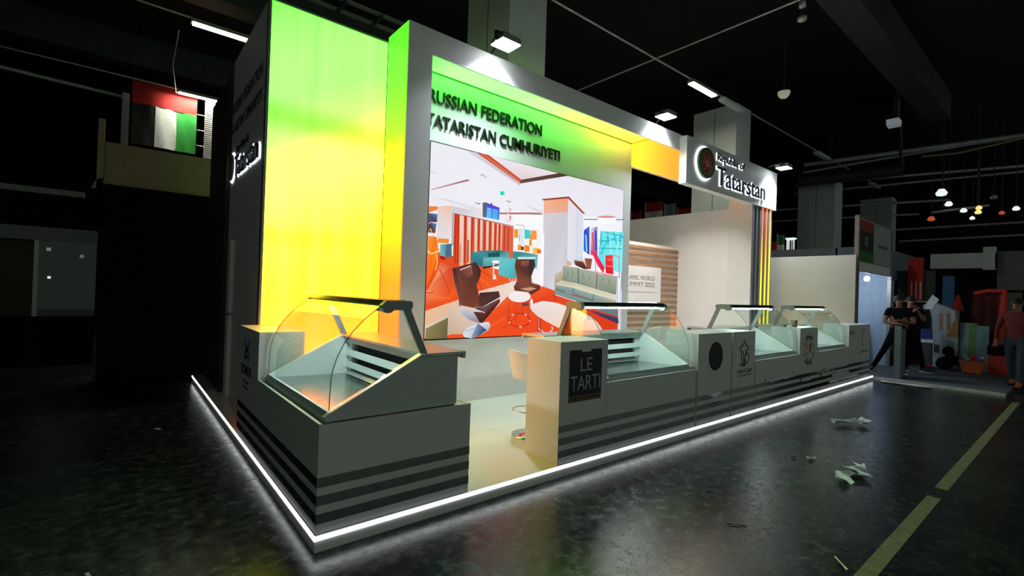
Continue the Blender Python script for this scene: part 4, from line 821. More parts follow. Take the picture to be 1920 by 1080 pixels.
# ================================================================= DISPLAY CASES AND COUNTERS
STRIPS = ((.39, .45), (.28, .34), (.17, .23))
CASEDECK = mat('stainless_deck', (.42, .47, .47), .22, 1, var=.12, scale=6)
CASEWHITE = mat('case_end_panel', (.60, .66, .64), .4, var=.04)
CANOPY = mat('dark_canopy_glass', (.02, .035, .03), .12)
TRIMW = mat('pale_edge_trim', (.80, .82, .76), .35)
CURVE = [(.07, .84), (.072, .95), (.08, 1.07), (.105, 1.16), (.15, 1.255), (.205, 1.33), (.27, 1.40), (.335, 1.455), (.395, 1.5)]
def display_case(lab, loc, rz, L_, shelf_over=(0, 0), ends=(False, False), lamp=True):
    """curved-glass chilled counter; local x along its length, local -y towards the customer"""
    t = thing('display_case', lab, 'display case', (loc[0], loc[1], PH), rz)
    H = lambda z: z-PH
    def B_(name, mb, m, parent=None, label=None): 
        mb.v = [(x, y, z-PH) for x, y, z in mb.v]
        return mb.build(name, m, parent or t, world=False, label=label)
    # base: panels round an open top
    base = B_('base', MB().box(0, L_, 0, .02, PH, .77).box(0, .02, .02, 1.11, PH, .77).box(L_-.02, L_, .02, 1.11, PH, .77).box(.02, L_-.02, 1.09, 1.11, PH, .77).box(.02, L_-.02, 1.0, 1.09, .745, .765), WHITE)
    for z0, z1 in STRIPS: B_('mirror_strip', MB().box(.0, L_, -.003, 0, z0, z1), MIRROR, base)
    for s, on in enumerate(ends):
        if on:
            for z0, z1 in STRIPS: B_('mirror_strip', (MB().box(-.003, 0, 0, 1.11, z0, z1) if s == 0 else MB().box(L_, L_+.003, 0, 1.11, z0, z1)), MIRROR, base)
    B_('lip', MB().box(0, L_, 0, .022, .77, .776), TRIMW)
    # end panels with sloped top edge
    prof = [(.045, .775), (.045, .80), (.70, 1.145), (1.0, 1.145), (1.0, .775)]
    for x0 in (.03, L_-.06):
        e = B_('end_panel', MB().prism(prof, 'x', x0, x0+.03), CASEWHITE if 1 else WHITE)
        B_('edge_trim', MB().prism([(.04, .80), (.70, 1.148), (.70, 1.158), (.035, .81)], 'x', x0-.004, x0+.034), TRIMW, e)
    # front gutter, deck and slotted back
    B_('front_rail', MB().prism([(.022, .70), (.10, .70), (.125, .80), (.06, .835), (.045, .80), (.045, .74), (.022, .735)], 'x', .062, L_-.062), RAIL)
    B_('deck', MB().prism([(.10, .77), (.78, .765), (.78, .785), (.10, .80)], 'x', .061, L_-.061), CASEDECK)
    B_('inner_back', MB().box(.06, L_-.06, .86, .88, .78, 1.14), BLACK)
    for z0, z1 in ((1.085, 1.145), (.96, 1.015), (.85, .90)):
        B_('back_rail', MB().prism([(.745, z0), (.76, z0), (.775, z1), (.755, z1)], 'x', .06, L_-.06), RAIL)
    for x0 in (.06, L_-.14): B_('back_rail_end', MB().box(x0, x0+.08, .77, .80, .785, 1.14), RAIL)
    B_('evaporator_plate', MB().prism([(.72, .80), (.79, .845), (.80, .835), (.73, .79)], 'x', .14, L_-.14), STEEL)
    # serving shelf
    B_('serving_shelf', MB().box(.0-shelf_over[0], L_+shelf_over[1], .70, 1.05, 1.146, 1.165).box(.0-shelf_over[0], L_+shelf_over[1], 1.03, 1.05, 1.115, 1.146).box(.0-shelf_over[0], L_+shelf_over[1], .74, .76, 1.146, 1.150), STEEL)
    B_('rear_panel', MB().box(.06, L_-.06, .975, 1.0, .775, 1.145), GREYMETAL)
    # arms, canopy, lamp
    for x0 in (.035, L_-.065):
        B_('arm', MB().prism([(.69, 1.166), (.745, 1.166), (.605, 1.475), (.545, 1.475)], 'x', x0, x0+.03), GREYMETAL)
        cap = [(.385, 1.50)]+[(.43-.05*math.sin(a), 1.505-.045*math.cos(a)) for a in (-.9, -.4, 0, .5, 1.0)][::-1][:0]+[(.39, 1.475), (.405, 1.455), (.43, 1.447), (.455, 1.452), (.475, 1.468), (.60, 1.468), (.612, 1.485), (.615, 1.51), (.602, 1.532), (.415, 1.532)]
        B_('end_cap', MB().prism(cap, 'x', x0-.012, x0+.042), GREYMETAL)
    B_('canopy', MB().prism([(.39, 1.505), (.40, 1.487), (.43, 1.484), (.58, 1.488), (.598, 1.512), (.585, 1.536), (.41, 1.536)], 'x', .077, L_-.077), CANOPY)
    B_('lamp_tube', MB().box(.12, L_-.12, .44, .47, 1.474, 1.484) if lamp else MB().box(.12, L_-.12, .50, .53, 1.474, 1.484), COOL)
    if not lamp: B_('canopy_lip', MB().box(.077, L_-.077, .39, .40, 1.46, 1.487), CANOPY)
    for x in (.045, L_-.045): B_('glass_edge', MB().tube([(x, y, z) for y, z in CURVE], .003, 6), GREYMETAL)
    # glass
    inner = [(y+.006*math.cos(.9*i/8), z-.006*math.sin(.9*i/8)) for i, (y, z) in enumerate(CURVE)]
    g = MB(); n = len(CURVE)
    g.grid([[(x, y, z) for y, z in CURVE] for x in (.045, L_-.045)])
    g.grid([[(x, y, z) for y, z in inner] for x in (L_-.045, .045)])
    for x in (.045, L_-.045): g.grid([[(x, y, z) for y, z in CURVE], [(x, y, z) for y, z in inner]], False)
    B_('curved_glass', g, GLASS)
    side = CURVE+[(.54, 1.48), (.69, 1.166)]
    for x0 in (.047, L_-.052): B_('end_glass', MB().prism(side, 'x', x0, x0+.005), GLASS)
    return t
display_case('corner display case with curved glass, standing alone at the platform corner', (0.004, 1.66), -math.pi/2, 1.656, (0, 0), (False, True), False)
display_case('curved-glass display case between the dark square logo plinth and the round badge plinth', (2.705, .004), 0, 1.615, (.2, 0))
display_case('curved-glass display case between the tulip logo plinth and the circular fruit logo plinth', (5.88, .004), 0, 1.55)
display_case('curved-glass display case between the circular fruit logo plinth and the small script plinth', (8.20, .004), 0, 1.60)

def plinth(lab, x0, x1, y0, y1, faces='f'):
    t = thing('counter_plinth', lab, 'plinth', ((x0+x1)/2, (y0+y1)/2, PH))
    MB().box(x0, x1, y0, y1, PH, 1.19).build('body', WHITE, t)
    for z0, z1 in STRIPS:
        if 'f' in faces: MB().box(x0, x1, y0-.003, y0, z0, z1).build('mirror_strip', MIRROR, t)
        if 'l' in faces: MB().box(x0-.003, x0, y0, y1, z0, z1).build('mirror_strip', MIRROR, t)
    return t
YP = .004
INKBLUE = mat('logo_blue', (.015, .14, .30), .5); INK = mat('logo_black', (.010, .011, .012), .5); INKGREY = mat('logo_grey', (.10, .12, .13), .5)
INKRED = mat('logo_red', (.35, .03, .03), .5); INKORANGE = mat('logo_orange', (.55, .16, .02), .5); SILVER = mat('logo_silver', (.50, .52, .52), .5); BRONZE = mat('logo_bronze', (.20, .12, .03), .5)
# corner plinth beside the light panel: blue mark
t = plinth('narrow plinth with blue mark and black lettering below the glowing panel', .004, .384, 1.668, 2.52, 'l')
X = .004
q = MB()   # blue mark: two facing rounded shapes
zc = .985
def ribx(mb, pts, w, t0=X-.003, t1=X): return mb.ribbon(pts, w, 'x', t0, t1)
ribx(q, [(2.24, 1.085), (2.235, 1.03), (2.19, .995), (2.12, .995), (2.075, 1.03), (2.07, 1.085)], .035)
ribx(q, [(2.25, .87), (2.235, .93), (2.19, .975), (2.12, .975), (2.075, .93), (2.06, .87)], .035); ribx(q, [(2.22, .915), (2.09, .915)], .025)
q.build('logo_mark', INKBLUE, t)
letters('KOMOS', INK, t, face_left(X), -2.38, -1.95, .74, .83, .003, offset=.012)
q = MB()
for k, (y0, y1, z) in enumerate(((2.29, 2.23, .68), (2.21, 2.16, .68), (2.14, 2.04, .675), (2.27, 2.19, .625), (2.17, 2.06, .62))): ribx(q, [(y0, z), (y1, z)], .022)
q.build('small_print', INKGREY, t)

t = plinth('yellow-lit plinth with a dark square logo in white capitals', 2.055, 2.70, YP, .44, 'f')
p = MB().prism([(2.17, .64), (2.61, .64), (2.61, 1.11), (2.46, 1.11), (2.46, 1.09), (2.33, 1.09), (2.33, 1.11), (2.17, 1.11)], 'y', YP-.003, YP).build('logo_board', INK, t)
letters('LE', SILVER, p, face_front(YP-.003), 2.315, 2.475, .915, 1.035, .002)
letters('TARTI', SILVER, p, face_front(YP-.003), 2.19, 2.59, .745, .875, .002)
MB().box(2.175, 2.605, YP-.005, YP-.003, .645, .695).build('gold_band', BRONZE, p)
q = MB()
for k in range(9): q.box(2.20+.045*k, 2.225+.045*k, YP-.006, YP-.005, .655+.004*(k % 2), .682)
q.build('small_print', INK, p)

t = plinth('plinth with a round black badge on its face', 4.36, 5.175, YP, .44)
p = MB().disc(4.775, .905, .17, .178, 'y', YP-.003, YP).build('badge', INK, t)
DIM = mat('badge_dim_print', (.05, .025, .022), .5)
q = MB(); q2 = MB()
q2.ribbon([(4.775+.145*math.cos(2*math.pi*k/24), .905+.152*math.sin(2*math.pi*k/24)) for k in range(24)], .006, 'y', YP-.005, YP-.003, True)
q2.build('badge_ring', DIM, p)
MB().ribbon([(4.72, .98), (4.745, 1.02), (4.775, .99), (4.805, 1.02), (4.83, .98)], .012, 'y', YP-.005, YP-.003).build('badge_crown', DIM, p)
for k in range(5): MB().box(4.70+.033*k, 4.72+.033*k, YP-.005, YP-.003, .90, .935).build('badge_letter', DIM, p)
MB().ribbon([(4.71, .86), (4.775, .84), (4.84, .86)], .01, 'y', YP-.005, YP-.003).build('badge_curve', DIM, p); q.ribbon([(4.73, .80), (4.775, .785), (4.82, .80)], .012, 'y', YP-.005, YP-.003)
q.build('badge_curve', DIM, p)

t = plinth('plinth with a black tulip outline logo and lettering', 5.215, 5.845, YP, .44)
q = MB(); f = lambda pts, w=.016, cl=False: q.ribbon(pts, w, 'y', YP-.003, YP, cl)
f([(5.49, 1.0), (5.51, 1.04), (5.53, 1.08), (5.555, 1.04), (5.575, 1.0)]); f([(5.495, 1.005), (5.45, 1.0), (5.405, .975), (5.42, .955), (5.445, .93), (5.455, .85), (5.475, .765)]); f([(5.57, 1.005), (5.60, .995), (5.655, .975), (5.635, .95), (5.59, .93), (5.555, .86), (5.565, .79), (5.60, .755), (5.645, .775), (5.665, .83), (5.645, .885), (5.61, .90), (5.575, .87)])
f([(5.515, .90), (5.515, .765)]); f([(5.47, .90), (5.51, .925), (5.513, .89)], .012); f([(5.415, .745), (5.45, .755), (5.49, .74), (5.53, .73), (5.575, .745)], .02)
q.build('tulip_outline', INK, t)
q = MB(); q.ribbon([(5.50, .76), (5.535, .755), (5.565, .76)], .02, 'y', YP-.004, YP-.003); q.ribbon([(5.535, .82), (5.54, .765)], .012, 'y', YP-.004, YP-.003); q.build('tulip_red', INKRED, t)
letters('HAYCAP', INK, t, face_front(YP), 5.35, 5.77, .635, .69, .003)
q = MB()
for k in range(12): q.box(5.36+.034*k, 5.385+.034*k, YP-.003, YP, .60, .612)
q.build('small_print', INKGREY, t)

t = plinth('plinth with a circular fruit logo, small cup standing on top', 7.435, 8.19, YP, .44)
q = MB(); cx, cz = 7.81, .825
def mark(name, pts, w, m_=INK): return MB().ribbon(pts, w, 'y', YP-.003, YP).build(name, m_, t)
for k in range(10):
    a = 2*math.pi*k/10; mark('logo_dash', [(cx+.215*math.cos(a+.13*j), cz+.265*math.sin(a+.13*j)) for j in range(4)], .012)
for s in (1, -1):
    mark('logo_arc', [(cx-.13, cz+s*.17), (cx-.06, cz+s*.215), (cx+.06, cz+s*.215), (cx+.13, cz+s*.17)], .03); mark('logo_arc', [(cx-.09, cz+s*.15), (cx, cz+s*.18), (cx+.09, cz+s*.15)], .014)
mark('logo_stroke', [(cx-.13, cz-.04), (cx-.12, cz-.12), (cx-.05, cz-.17)], .012); mark('logo_stroke', [(cx+.16, cz-.02), (cx+.15, cz-.1)], .02)
for pts in ([(cx+.02, cz+.10), (cx+.09, cz+.135), (cx+.11, cz+.05), (cx+.06, cz-.04), (cx+.02, cz-.06), (cx+.0, cz+.02)], [(cx-.13, cz+.11), (cx-.08, cz+.12), (cx-.09, cz+.03), (cx-.11, cz-.01)], [(cx-.09, cz-.02), (cx-.05, cz-.05), (cx-.07, cz-.09)]): MB().prism(pts, 'y', YP-.003, YP).build('logo_fruit', INKORANGE, t)
MB().prism([(cx+.03, cz+.06), (cx+.08, cz+.09), (cx+.10, cz+.02), (cx+.05, cz+.0)], 'y', YP-.004, YP-.003).build('logo_fruit_red', INKRED, t)
c = thing('paper_cup', 'small brown cup standing on the fruit logo plinth', 'cup', (7.72, .2, 1.19))
MB().lathe([(0, .003), (.038, .0), (.05, .11), (.046, .11), (.036, .008), (0, .01)], (7.72, .2, 1.19), 20).build('cup_body', mat('cup_brown', (.22, .17, .10), .4), c)
c = thing('napkin_dispenser', 'low dark box lying beside the brown cup', 'box', (7.52, .3, 1.19))
MB().box(7.46, 7.58, .26, .34, 1.19, 1.225).build('body', GREYMETAL, c); MB().box(7.47, 7.57, .27, .33, 1.225, 1.23).build('lid', DARKMETAL, c)
c = thing('tissue', 'crumpled white tissue on the plinth top near the brown cup', 'tissue', (7.98, .25, 1.19))
MB().grid([[(7.98+.045*u*(1+.2*math.sin(3*u+v)), .25+.045*v, 1.192+.02*abs(math.sin(4*u)*math.cos(3*v+u))) for u in (-1, -.6, -.2, .2, .6, 1)] for v in (-1, -.6, -.2, .2, .6, 1)], False).build('sheet', CHAIRSHELL, c)

t = plinth('plinth with tiny dark script near its upper edge', 9.81, 10.40, YP, .44)
MB().ribbon([(9.86, 1.06), (9.92, 1.055), (9.98, 1.075), (10.0, 1.10), (10.03, 1.08)], .016, 'y', YP-.003, YP).ribbon([(9.86, 1.02), (9.95, 1.03), (10.05, 1.035), (10.2, 1.03)], .018, 'y', YP-.003, YP).build('script', INK, t)
t = plinth('end plinth with a grey crescent and wavy script', 10.41, 11.15, YP, .44)
MB().ribbon([(10.76, 1.09), (10.69, 1.08), (10.62, 1.02), (10.60, .94), (10.62, .85), (10.69, .78), (10.77, .77)], .022, 'y', YP-.003, YP).ribbon([(10.47, .66), (10.55, .625), (10.62, .64), (10.66, .69), (10.70, .64), (10.80, .65), (10.86, .67), (10.93, .645), (11.05, .655)], .022, 'y', YP-.003, YP).build('crescent_script', INKGREY, t)

# peeling protective film on the mirrored strips at the far end
FILM = mat('white_protective_film', (.78, .80, .84), .35, var=.1, scale=20, bump=.3)
FILMY = mat('yellowed_film', (.70, .66, .50), .4, var=.2, scale=20)
for i, (x0, x1, z, m_, lab) in enumerate(((6.2, 7.35, .47, FILM, 'ragged white film peeling off below the glass case beside the tulip plinth'), (7.5, 7.95, .36, FILM, 'short curl of white film peeling off the fruit logo plinth'), (8.35, 9.0, .37, FILMY, 'yellowish torn film on the strip after the fruit logo plinth'),
                                   (8.9, 9.8, .31, FILM, 'white film strip along the last glass case, upper piece'), (8.75, 10.35, .22, FILM, 'longest white film strip below the last glass case'), (10.45, 10.95, .155, FILM, 'loose white film lying at the foot of the crescent plinth'), (8.5, 9.75, .46, FILM, 'pale film band under the lip of the last glass case'))):
    rows = []
    n = 12
    for k in range(n+1):
        x = x0+(x1-x0)*k/n; j = .012*math.sin(k*2.3+i)+.006*math.cos(k*5.1)
        rows.append([(x, -.004-.004*abs(math.sin(k*1.7)), z+.03+j), (x, -.012-.012*abs(math.sin(k*1.3+i)), z+.005+j), (x, -.006, z-.028+j*.6)])
    o = MB().grid(rows, False).build('peeling_film', m_); tag(o, lab, 'plastic film')

# ================================================================= STOOLS
def stool_proto():
    t = thing('bar_stool', 'white shell stool at the open end beside the dark logo plinth', 'stool', (0, 0, 0), group='white shell stools behind the counters')
    sh = MB(); rows = []
    for r_, (a, b) in enumerate(((.0, 0), (.04, 0))):
        for j in range(9):
            v = j/8
            rows.append([(math.sin(th)*(.20+.02*v-a), .02+math.cos(th)*(.19+.03*v-a)+.04*v, .72+.34*v*(.55+.45*math.cos(th*.62))) for th in [(-1.75+3.5*k/16) for k in range(17)]])
    sh.grid(rows[:9]); sh.grid([list(reversed(r)) for r in rows[9:]])
    for a, b in ((rows[8], rows[17]),): sh.grid([a, b], False)
    sh.grid([[r[0] for r in rows[:9]], [r[0] for r in rows[9:]]], False); sh.grid([[r[-1] for r in rows[:9]], [r[-1] for r in rows[9:]]], False)
    sh.build('back_shell', CHAIRSHELL, t, world=False)
    MB().lathe([(0, .69), (.16, .69), (.205, .71), (.21, .74), (.19, .76), (0, .75)], (0, 0, 0), 24).build('seat', CHAIRSHELL, t, world=False)
    MB().lathe([(.028, .02), (.028, .40), (.02, .40), (.02, .69)], (0, 0, 0), 14).build('pole', CHROME, t, world=False)
    MB().lathe([(.0, .0), (.205, .0), (.205, .012), (.12, .03), (.03, .05), (0, .05)], (0, 0, 0), 28).build('foot_disc', CHROME, t, world=False)
    ring = [(.15*math.cos(2*math.pi*k/20), .06+.15*math.sin(2*math.pi*k/20), .32) for k in range(21)]
    MB().tube(ring, .009, 6).build('foot_ring', CHROME, t, world=False)
    return t
s0 = stool_proto(); s0.location = (2.47, .82, PH); s0.scale = (1, 1, .86); s0.rotation_euler = (0, 0, math.radians(80))
for (x, y, a, lab) in ((5.75, 1.75, 200, 'white shell stool seen over the glass case just before the round badge plinth'), (7.0, 1.85, 160, 'white shell stool seen right above the round badge plinth'), (6.3, 1.75, 150, 'white shell stool in the middle of the three before the slatted wall')):
    s = copy_tree(s0); s.location = (x, y, PH); s.scale = (1, 1, .97); s.rotation_euler = (0, 0, math.radians(a)); s['label'] = lab

# ================================================================= LITTER
PLASTIC = mat('crumpled_clear_plastic', (.62, .66, .66), .25, var=.2, scale=25, bump=.3)
def crumple(name, lab, pts, w, h, m_, cat='litter'):
    rows = []
    for i, (x, y) in enumerate(pts):
        a = pts[max(i-1, 0)]; b = pts[min(i+1, len(pts)-1)]; d = Vector((b[0]-a[0], b[1]-a[1])).normalized(); n = Vector((-d.y, d.x))
        rows.append([(x+n.x*w*s, y+n.y*w*s, .003+h*abs(math.sin(i*1.9+s*2.2))) for s in (-.5, -.15, .2, .5)])
    o = MB().grid(rows, False).build(name, m_); return tag(o, lab, cat)
crumple('plastic_strip', 'zigzag crumpled clear plastic strip lying near the yellow tape', [(4.75, -1.50), (4.62, -1.58), (4.55, -1.47), (4.48, -1.58), (4.42, -1.66), (4.36, -1.55), (4.28, -1.49), (4.2, -1.52), (4.10, -1.60)], .10, .05, PLASTIC)
crumple('plastic_wrap', 'small crumpled plastic wrap on the floor in front of the glass cases', [(6.35, -.80), (6.52, -.92), (6.62, -1.0), (6.72, -1.05), (6.82, -.98), (6.70, -1.08), (6.55, -1.08)], .12, .09, PLASTIC)
crumple('leaf_scrap', 'tiny yellowish scrap on the dark floor', [(4.54, -1.12), (4.58, -1.15), (4.60, -1.18)], .05, .03, FILMY)
crumple('twig_scrap', 'thin dark twig-like scrap lying on the floor', [(2.46, -1.32), (2.50, -1.36), (2.53, -1.42)], .012, .008, BLACK)
crumple('straw_scrap', 'thin pale yellow straw beside the yellow tape', [(2.60, -1.94), (2.55, -1.99), (2.49, -2.04)], .014, .01, FILMY)
crumple('tape_scrap', 'tiny black scrap beside the yellowish one', [(4.46, -1.00), (4.50, -1.03)], .03, .015, BLACK)
crumple('paper_scrap', 'small white paper scrap on the floor left of the light strip', [(-.62, 3.45), (-.55, 3.38)], .06, .02, FILM)
crumple('paper_scrap', 'tiny white paper scrap far out on the dark left floor', [(-2.05, 2.9), (-1.95, 2.92)], .05, .02, FILM)

# ================================================================= NEIGHBOUR STANDS TO THE RIGHT
CARPET = mat('grey_stand_carpet', (.10, .115, .125), .8, var=.25, scale=25, bump=.1)
EDGE = mat('pale_carpet_edge', (.60, .62, .58), .5, var=.2, scale=12)
GZ = .05
t = thing('neighbour_platform', 'grey carpeted low platform with a pale edge beyond the stand', 'platform', (14, -.5, 0))
MB().box(11.62, 18.9, -1.95, 3.2, 0, GZ).build('carpet', CARPET, t)
MB().box(11.56, 11.62, -1.95, .3, 0, GZ+.006).build('edge_strip', EDGE, t)
o = crumple('cardboard_sheet', 'flattened pale cardboard lying by the end of the light strip', [(11.35, -.15), (11.38, -.4), (11.40, -.7), (11.42, -.95)], .22, .02, EDGE, 'cardboard')

# stand with flag fascia
ALU = mat('aluminium_profile', (.34, .34, .32), .4, .5)
FRED = mat('flag_red', (.38, .02, .025), .7); FGREEN = mat('flag_green', (.02, .16, .03), .7); FBLK = mat('flag_black', (.012, .012, .012), .7); FWHITE = mat('flag_white', (.70, .70, .70), .7)
FBRIGHT = mat('bright_cloth_green', (.02, .38, .05), .75); FBRED = mat('bright_cloth_red', (.52, .02, .02), .75)
t = thing('flag_fascia_stand', 'neighbour stand with a red black green flag on its fascia and lit interior', 'exhibition stand', (13, 1, GZ))
Y0 = .36
MB().box(11.5, 11.6, Y0-.02, Y0+.06, GZ, 3.55).build('post', mat('bronze_post', (.22, .19, .17), .5), t)
MB().box(14.2, 14.28, Y0-.02, Y0+.06, GZ, 3.5).build('post', ALU, t)
fa = MB().box(11.6, 14.2, Y0, Y0+.04, 2.32, 3.52).build('fascia', ALU, t)
MB().box(11.62, 12.65, Y0-.006, Y0, 3.25, 3.48).build('flag_red', FRED, fa); MB().box(11.62, 12.65, Y0-.006, Y0, 2.80, 3.25).build('flag_black', FBLK, fa); MB().box(11.62, 12.65, Y0-.006, Y0, 2.56, 2.80).build('flag_green', FGREEN, fa)
MB().ribbon([(12.13+.09*math.cos(a), 3.02+.09*math.sin(a)) for a in [math.radians(50+k*26) for k in range(11)]], .025, 'y', Y0-.01, Y0-.006).prism([(12.2+(.045 if k % 2 == 0 else .018)*math.cos(k*math.pi/5), 3.02+(.045 if k % 2 == 0 else .018)*math.sin(k*math.pi/5)) for k in range(10)], 'y', Y0-.01, Y0-.006).build('crescent_star', FWHITE, fa)
bd = MB().box(12.68, 14.15, Y0-.006, Y0, 2.56, 3.48).build('name_board', mat('pale_name_board', (.42, .43, .42), .6), fa)
q = MB()
for k in range(8): q.ribbon([(13.05+.1*k, 2.95), (13.09+.1*k, 3.03), (13.13+.1*k, 2.96)], .02, 'y', Y0-.01, Y0-.006)
q.build('dark_print', INK, bd)
MB().box(11.62, 14.15, Y0-.006, Y0, 2.34, 2.53).build('lower_board', PANEL, fa)
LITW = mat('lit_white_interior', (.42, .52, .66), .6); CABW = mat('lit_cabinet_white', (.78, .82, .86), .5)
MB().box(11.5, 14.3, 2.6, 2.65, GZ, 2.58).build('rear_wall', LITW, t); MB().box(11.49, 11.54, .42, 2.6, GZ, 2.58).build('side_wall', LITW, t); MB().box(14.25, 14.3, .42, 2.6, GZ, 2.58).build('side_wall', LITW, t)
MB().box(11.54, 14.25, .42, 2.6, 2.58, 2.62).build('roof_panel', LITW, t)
c = thing('reception_desk', 'white and grey reception desk under the flag fascia', 'counter', (12.9, .95, GZ))
MB().box(11.7, 14.1, .82, 1.25, GZ, 1.02).build('body', mat('grey_desk_panel', (.36, .42, .50), .5), c); MB().box(11.66, 14.16, .78, 1.3, 1.02, 1.06).build('top', WHITE, c)
for k in range(2): MB().box(11.85+1.15*k, 12.8+1.15*k, .81, .82, .68, .98).build('dark_panel', mat('dark_desk_inset_%d' % k, (.06, .09, .12), .4), c)
c = thing('display_cabinet', 'white lit cabinet with dark logo behind the reception desk', 'cabinet', (13.4, 2.3, GZ))
MB().box(12.6, 14.1, 2.3, 2.58, GZ, 2.05).build('body', CABW, c); MB().box(12.6, 14.1, 2.27, 2.3, 1.98, 2.04).build('blue_band', mat('navy_band', (.02, .03, .12), .4), c)
q = MB(); 
for k, (h, w_) in enumerate(((.10, .06), (.22, .07), (.16, .07), (.26, .07), (.12, .06))): q.box(13.0+.09*k, 13.0+.09*k+w_, 2.285, 2.3, 1.40, 1.40+h)
q.box(12.98, 13.46, 2.285, 2.3, 1.30, 1.34); q.build('logo', mat('navy_print', (.03, .025, .10), .5), c)
q = MB()
for k in range(5): q.box(12.75+.28*k, 12.93+.28*k, 2.285, 2.3, 1.10+.02*(k % 2), 1.16+.02*(k % 2))
q.build('small_print', INKGREY, c)
c = thing('paper_stack', 'white slanted packages stacked on the reception desk', 'packages', (13.2, 1.02, 1.06))
MB().prism([(12.7, 1.06), (13.75, 1.06), (13.75, 1.22), (12.95, 1.30), (12.7, 1.14)], 'y', .9, 1.2).build('package', WHITE, c); MB().box(12.3, 12.65, .9, 1.15, 1.06, 1.12).build('package', WHITE, c)
for i, x in enumerate((11.75, 13.0)):
    s = thing('spot_bulb', ('round spot bulb under the flag fascia by the bronze post', 'round spot bulb under the middle of the flag fascia')[i], 'spotlight', (x, .55, 2.35))
    MB().lathe([(0, -.07), (.05, -.05), (.06, 0), (.04, .05), (0, .06)], (x, .55, 2.22), 14).build('bulb', mat('spot_bulb_%d' % i, (.9, .9, .9), .3, emit=(.9, .95, 1), strength=12), s)
    MB().tube([(x, .55, 2.27), (x, .55, 2.58)], .01, 6).build('stem', ALU, s)
    ld = bpy.data.lights.new('spot_light', 'POINT'); ld.energy = 17; ld.color = (.82, .92, 1); ld.shadow_soft_size = .07
    lo = bpy.data.objects.new('spot_light', ld); COL.objects.link(lo); lo.parent = s; lo.location = (0, .35, -.2)
c = thing('standing_panel', 'narrow grey-green upright panel in front of the two men', 'panel', (12.1, -.3, GZ))
MB().box(11.96, 12.04, -.34, -.23, GZ, 1.15).build('edge', mat('teal_grey_panel', (.26, .33, .34), .4), c); MB().box(12.04, 12.42, -.33, -.28, GZ, 1.08).build('leaf', mat('teal_grey_leaf', (.15, .21, .22), .4), c)

# banner, far fascia, clutter
t = thing('hanging_banner', 'red banner with white stripes hanging beyond the two men', 'banner', (16.5, .28, 1.76))
MB().box(16.5, 16.52, .12, .46, 1.76, 2.96).build('cloth', FBRED, t)
for k in range(3): MB().box(16.49, 16.5, .16+.1*k, .19+.1*k, 1.78, 2.28).build('stripe', FWHITE, t)
o = MB().box(15.6, 19.4, .72, .78, 2.3, 3.15).build('side_fascia', BAND); tag(o, 'dark blue-grey fascia running back beside the red banner', 'fascia')
t = thing('banner_shelf', 'dark shelf wall under the red banner', 'shelf unit', (16.6, .3, GZ))
MB().box(16.58, 16.75, -.1, .7, GZ, 2.6).build('back', HALLSTEEL, t); MB().box(16.35, 16.58, -.15, .68, 1.70, 1.74).build('shelf', EDGE, t)
t = thing('far_stand', 'far stand with a broad white fascia and dark interior', 'exhibition stand', (19.5, -.4, 0))
MB().box(19, 19.3, -1.06, .40, 2.79, 3.25).build('fascia', COLUMN, t); MB().box(18.98, 19.3, -1.06, -.80, 2.74, 3.42).build('fascia_box', COLUMN, t)
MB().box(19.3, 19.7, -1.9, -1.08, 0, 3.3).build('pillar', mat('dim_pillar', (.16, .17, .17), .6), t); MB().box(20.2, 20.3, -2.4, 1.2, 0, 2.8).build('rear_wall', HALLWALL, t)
MB().box(19.95, 20.2, -.02, .24, 1.5, 2.6).build('blue_screen', mat('dim_blue_panel', (.04, .09, .17), .5, emit=(.1, .3, .6), strength=.04), t)
CART = mat('white_carton', (.46, .52, .52), .6, var=.1); TEAL = mat('teal_board', (.22, .36, .36), .5); LIME = mat('green_board', (.12, .28, .06), .5); ORNGP = mat('orange_plastic', (.62, .10, .02), .4); REDP = mat('red_cloth', (.60, .04, .02), .7); DKRED = mat('dark_red_cloth', (.10, .008, .008), .8); AMBER = mat('amber_card', (.42, .20, .03), .6)
t = thing('white_carton', 'big white carton with torn top beside the man with the backpack', 'carton', (15.4, -.4, GZ))
MB().prism([(-.10, GZ), (-.10, 1.63), (-.30, 1.70), (-.55, 1.60), (-.73, 1.50), (-.73, .5), (-.62, GZ)], 'x', 15.3, 15.9).build('body', CART, t)
MB().prism([(-.14, 1.62), (-.29, 1.90), (-.42, 1.78), (-.20, 1.35), (-.14, 1.05)], 'x', 15.28, 15.3).build('flap', FILM, t)
for y in (-.46, -.60): MB().box(15.285, 15.3, y-.03, y+.03, 1.0, 1.44).build('orange_stripe', mat('peach_stripe%d' % int(-y*100), (.48, .20, .10), .6), t)
MB().box(15.285, 15.3, -.44, -.34, .42, .62).build('dark_print', HALLSTEEL, t); MB().prism([(-.6, .6), (-.72, .66), (-.66, .75)], 'x', 15.285, 15.3).build('warning_mark', AMBER, t)
t = thing('amber_card_pile', 'amber cards leaning against the white carton', 'cards', (15.2, -.72, GZ))
MB().prism([(-.58, .85), (-.66, 1.1), (-.74, 1.28), (-.76, .86)], 'x', 15.2, 15.23).build('card', AMBER, t); MB().prism([(-.74, .82), (-.74, 1.30), (-.80, 1.30), (-.80, .82)], 'x', 15.18, 15.21).build('card', AMBER, t); MB().box(15.2, 15.28, -.8, -.6, GZ, .85).build('stand_box', CART, t)
t = thing('traffic_cone', 'red cone standing on top behind the white carton', 'cone', (16.25, -.62, 1.4))
MB().lathe([(.13, 0), (.11, .1), (.03, .42), (0, .43)], (16.25, -.64, 1.5), 16).build('cone', FBRED, t); MB().box(16.09, 16.41, -.8, -.48, 1.46, 1.5).build('base', BLACK, t); MB().box(16.0, 16.34, -.9, -.4, GZ, 1.46).build('crate', BLACK, t)
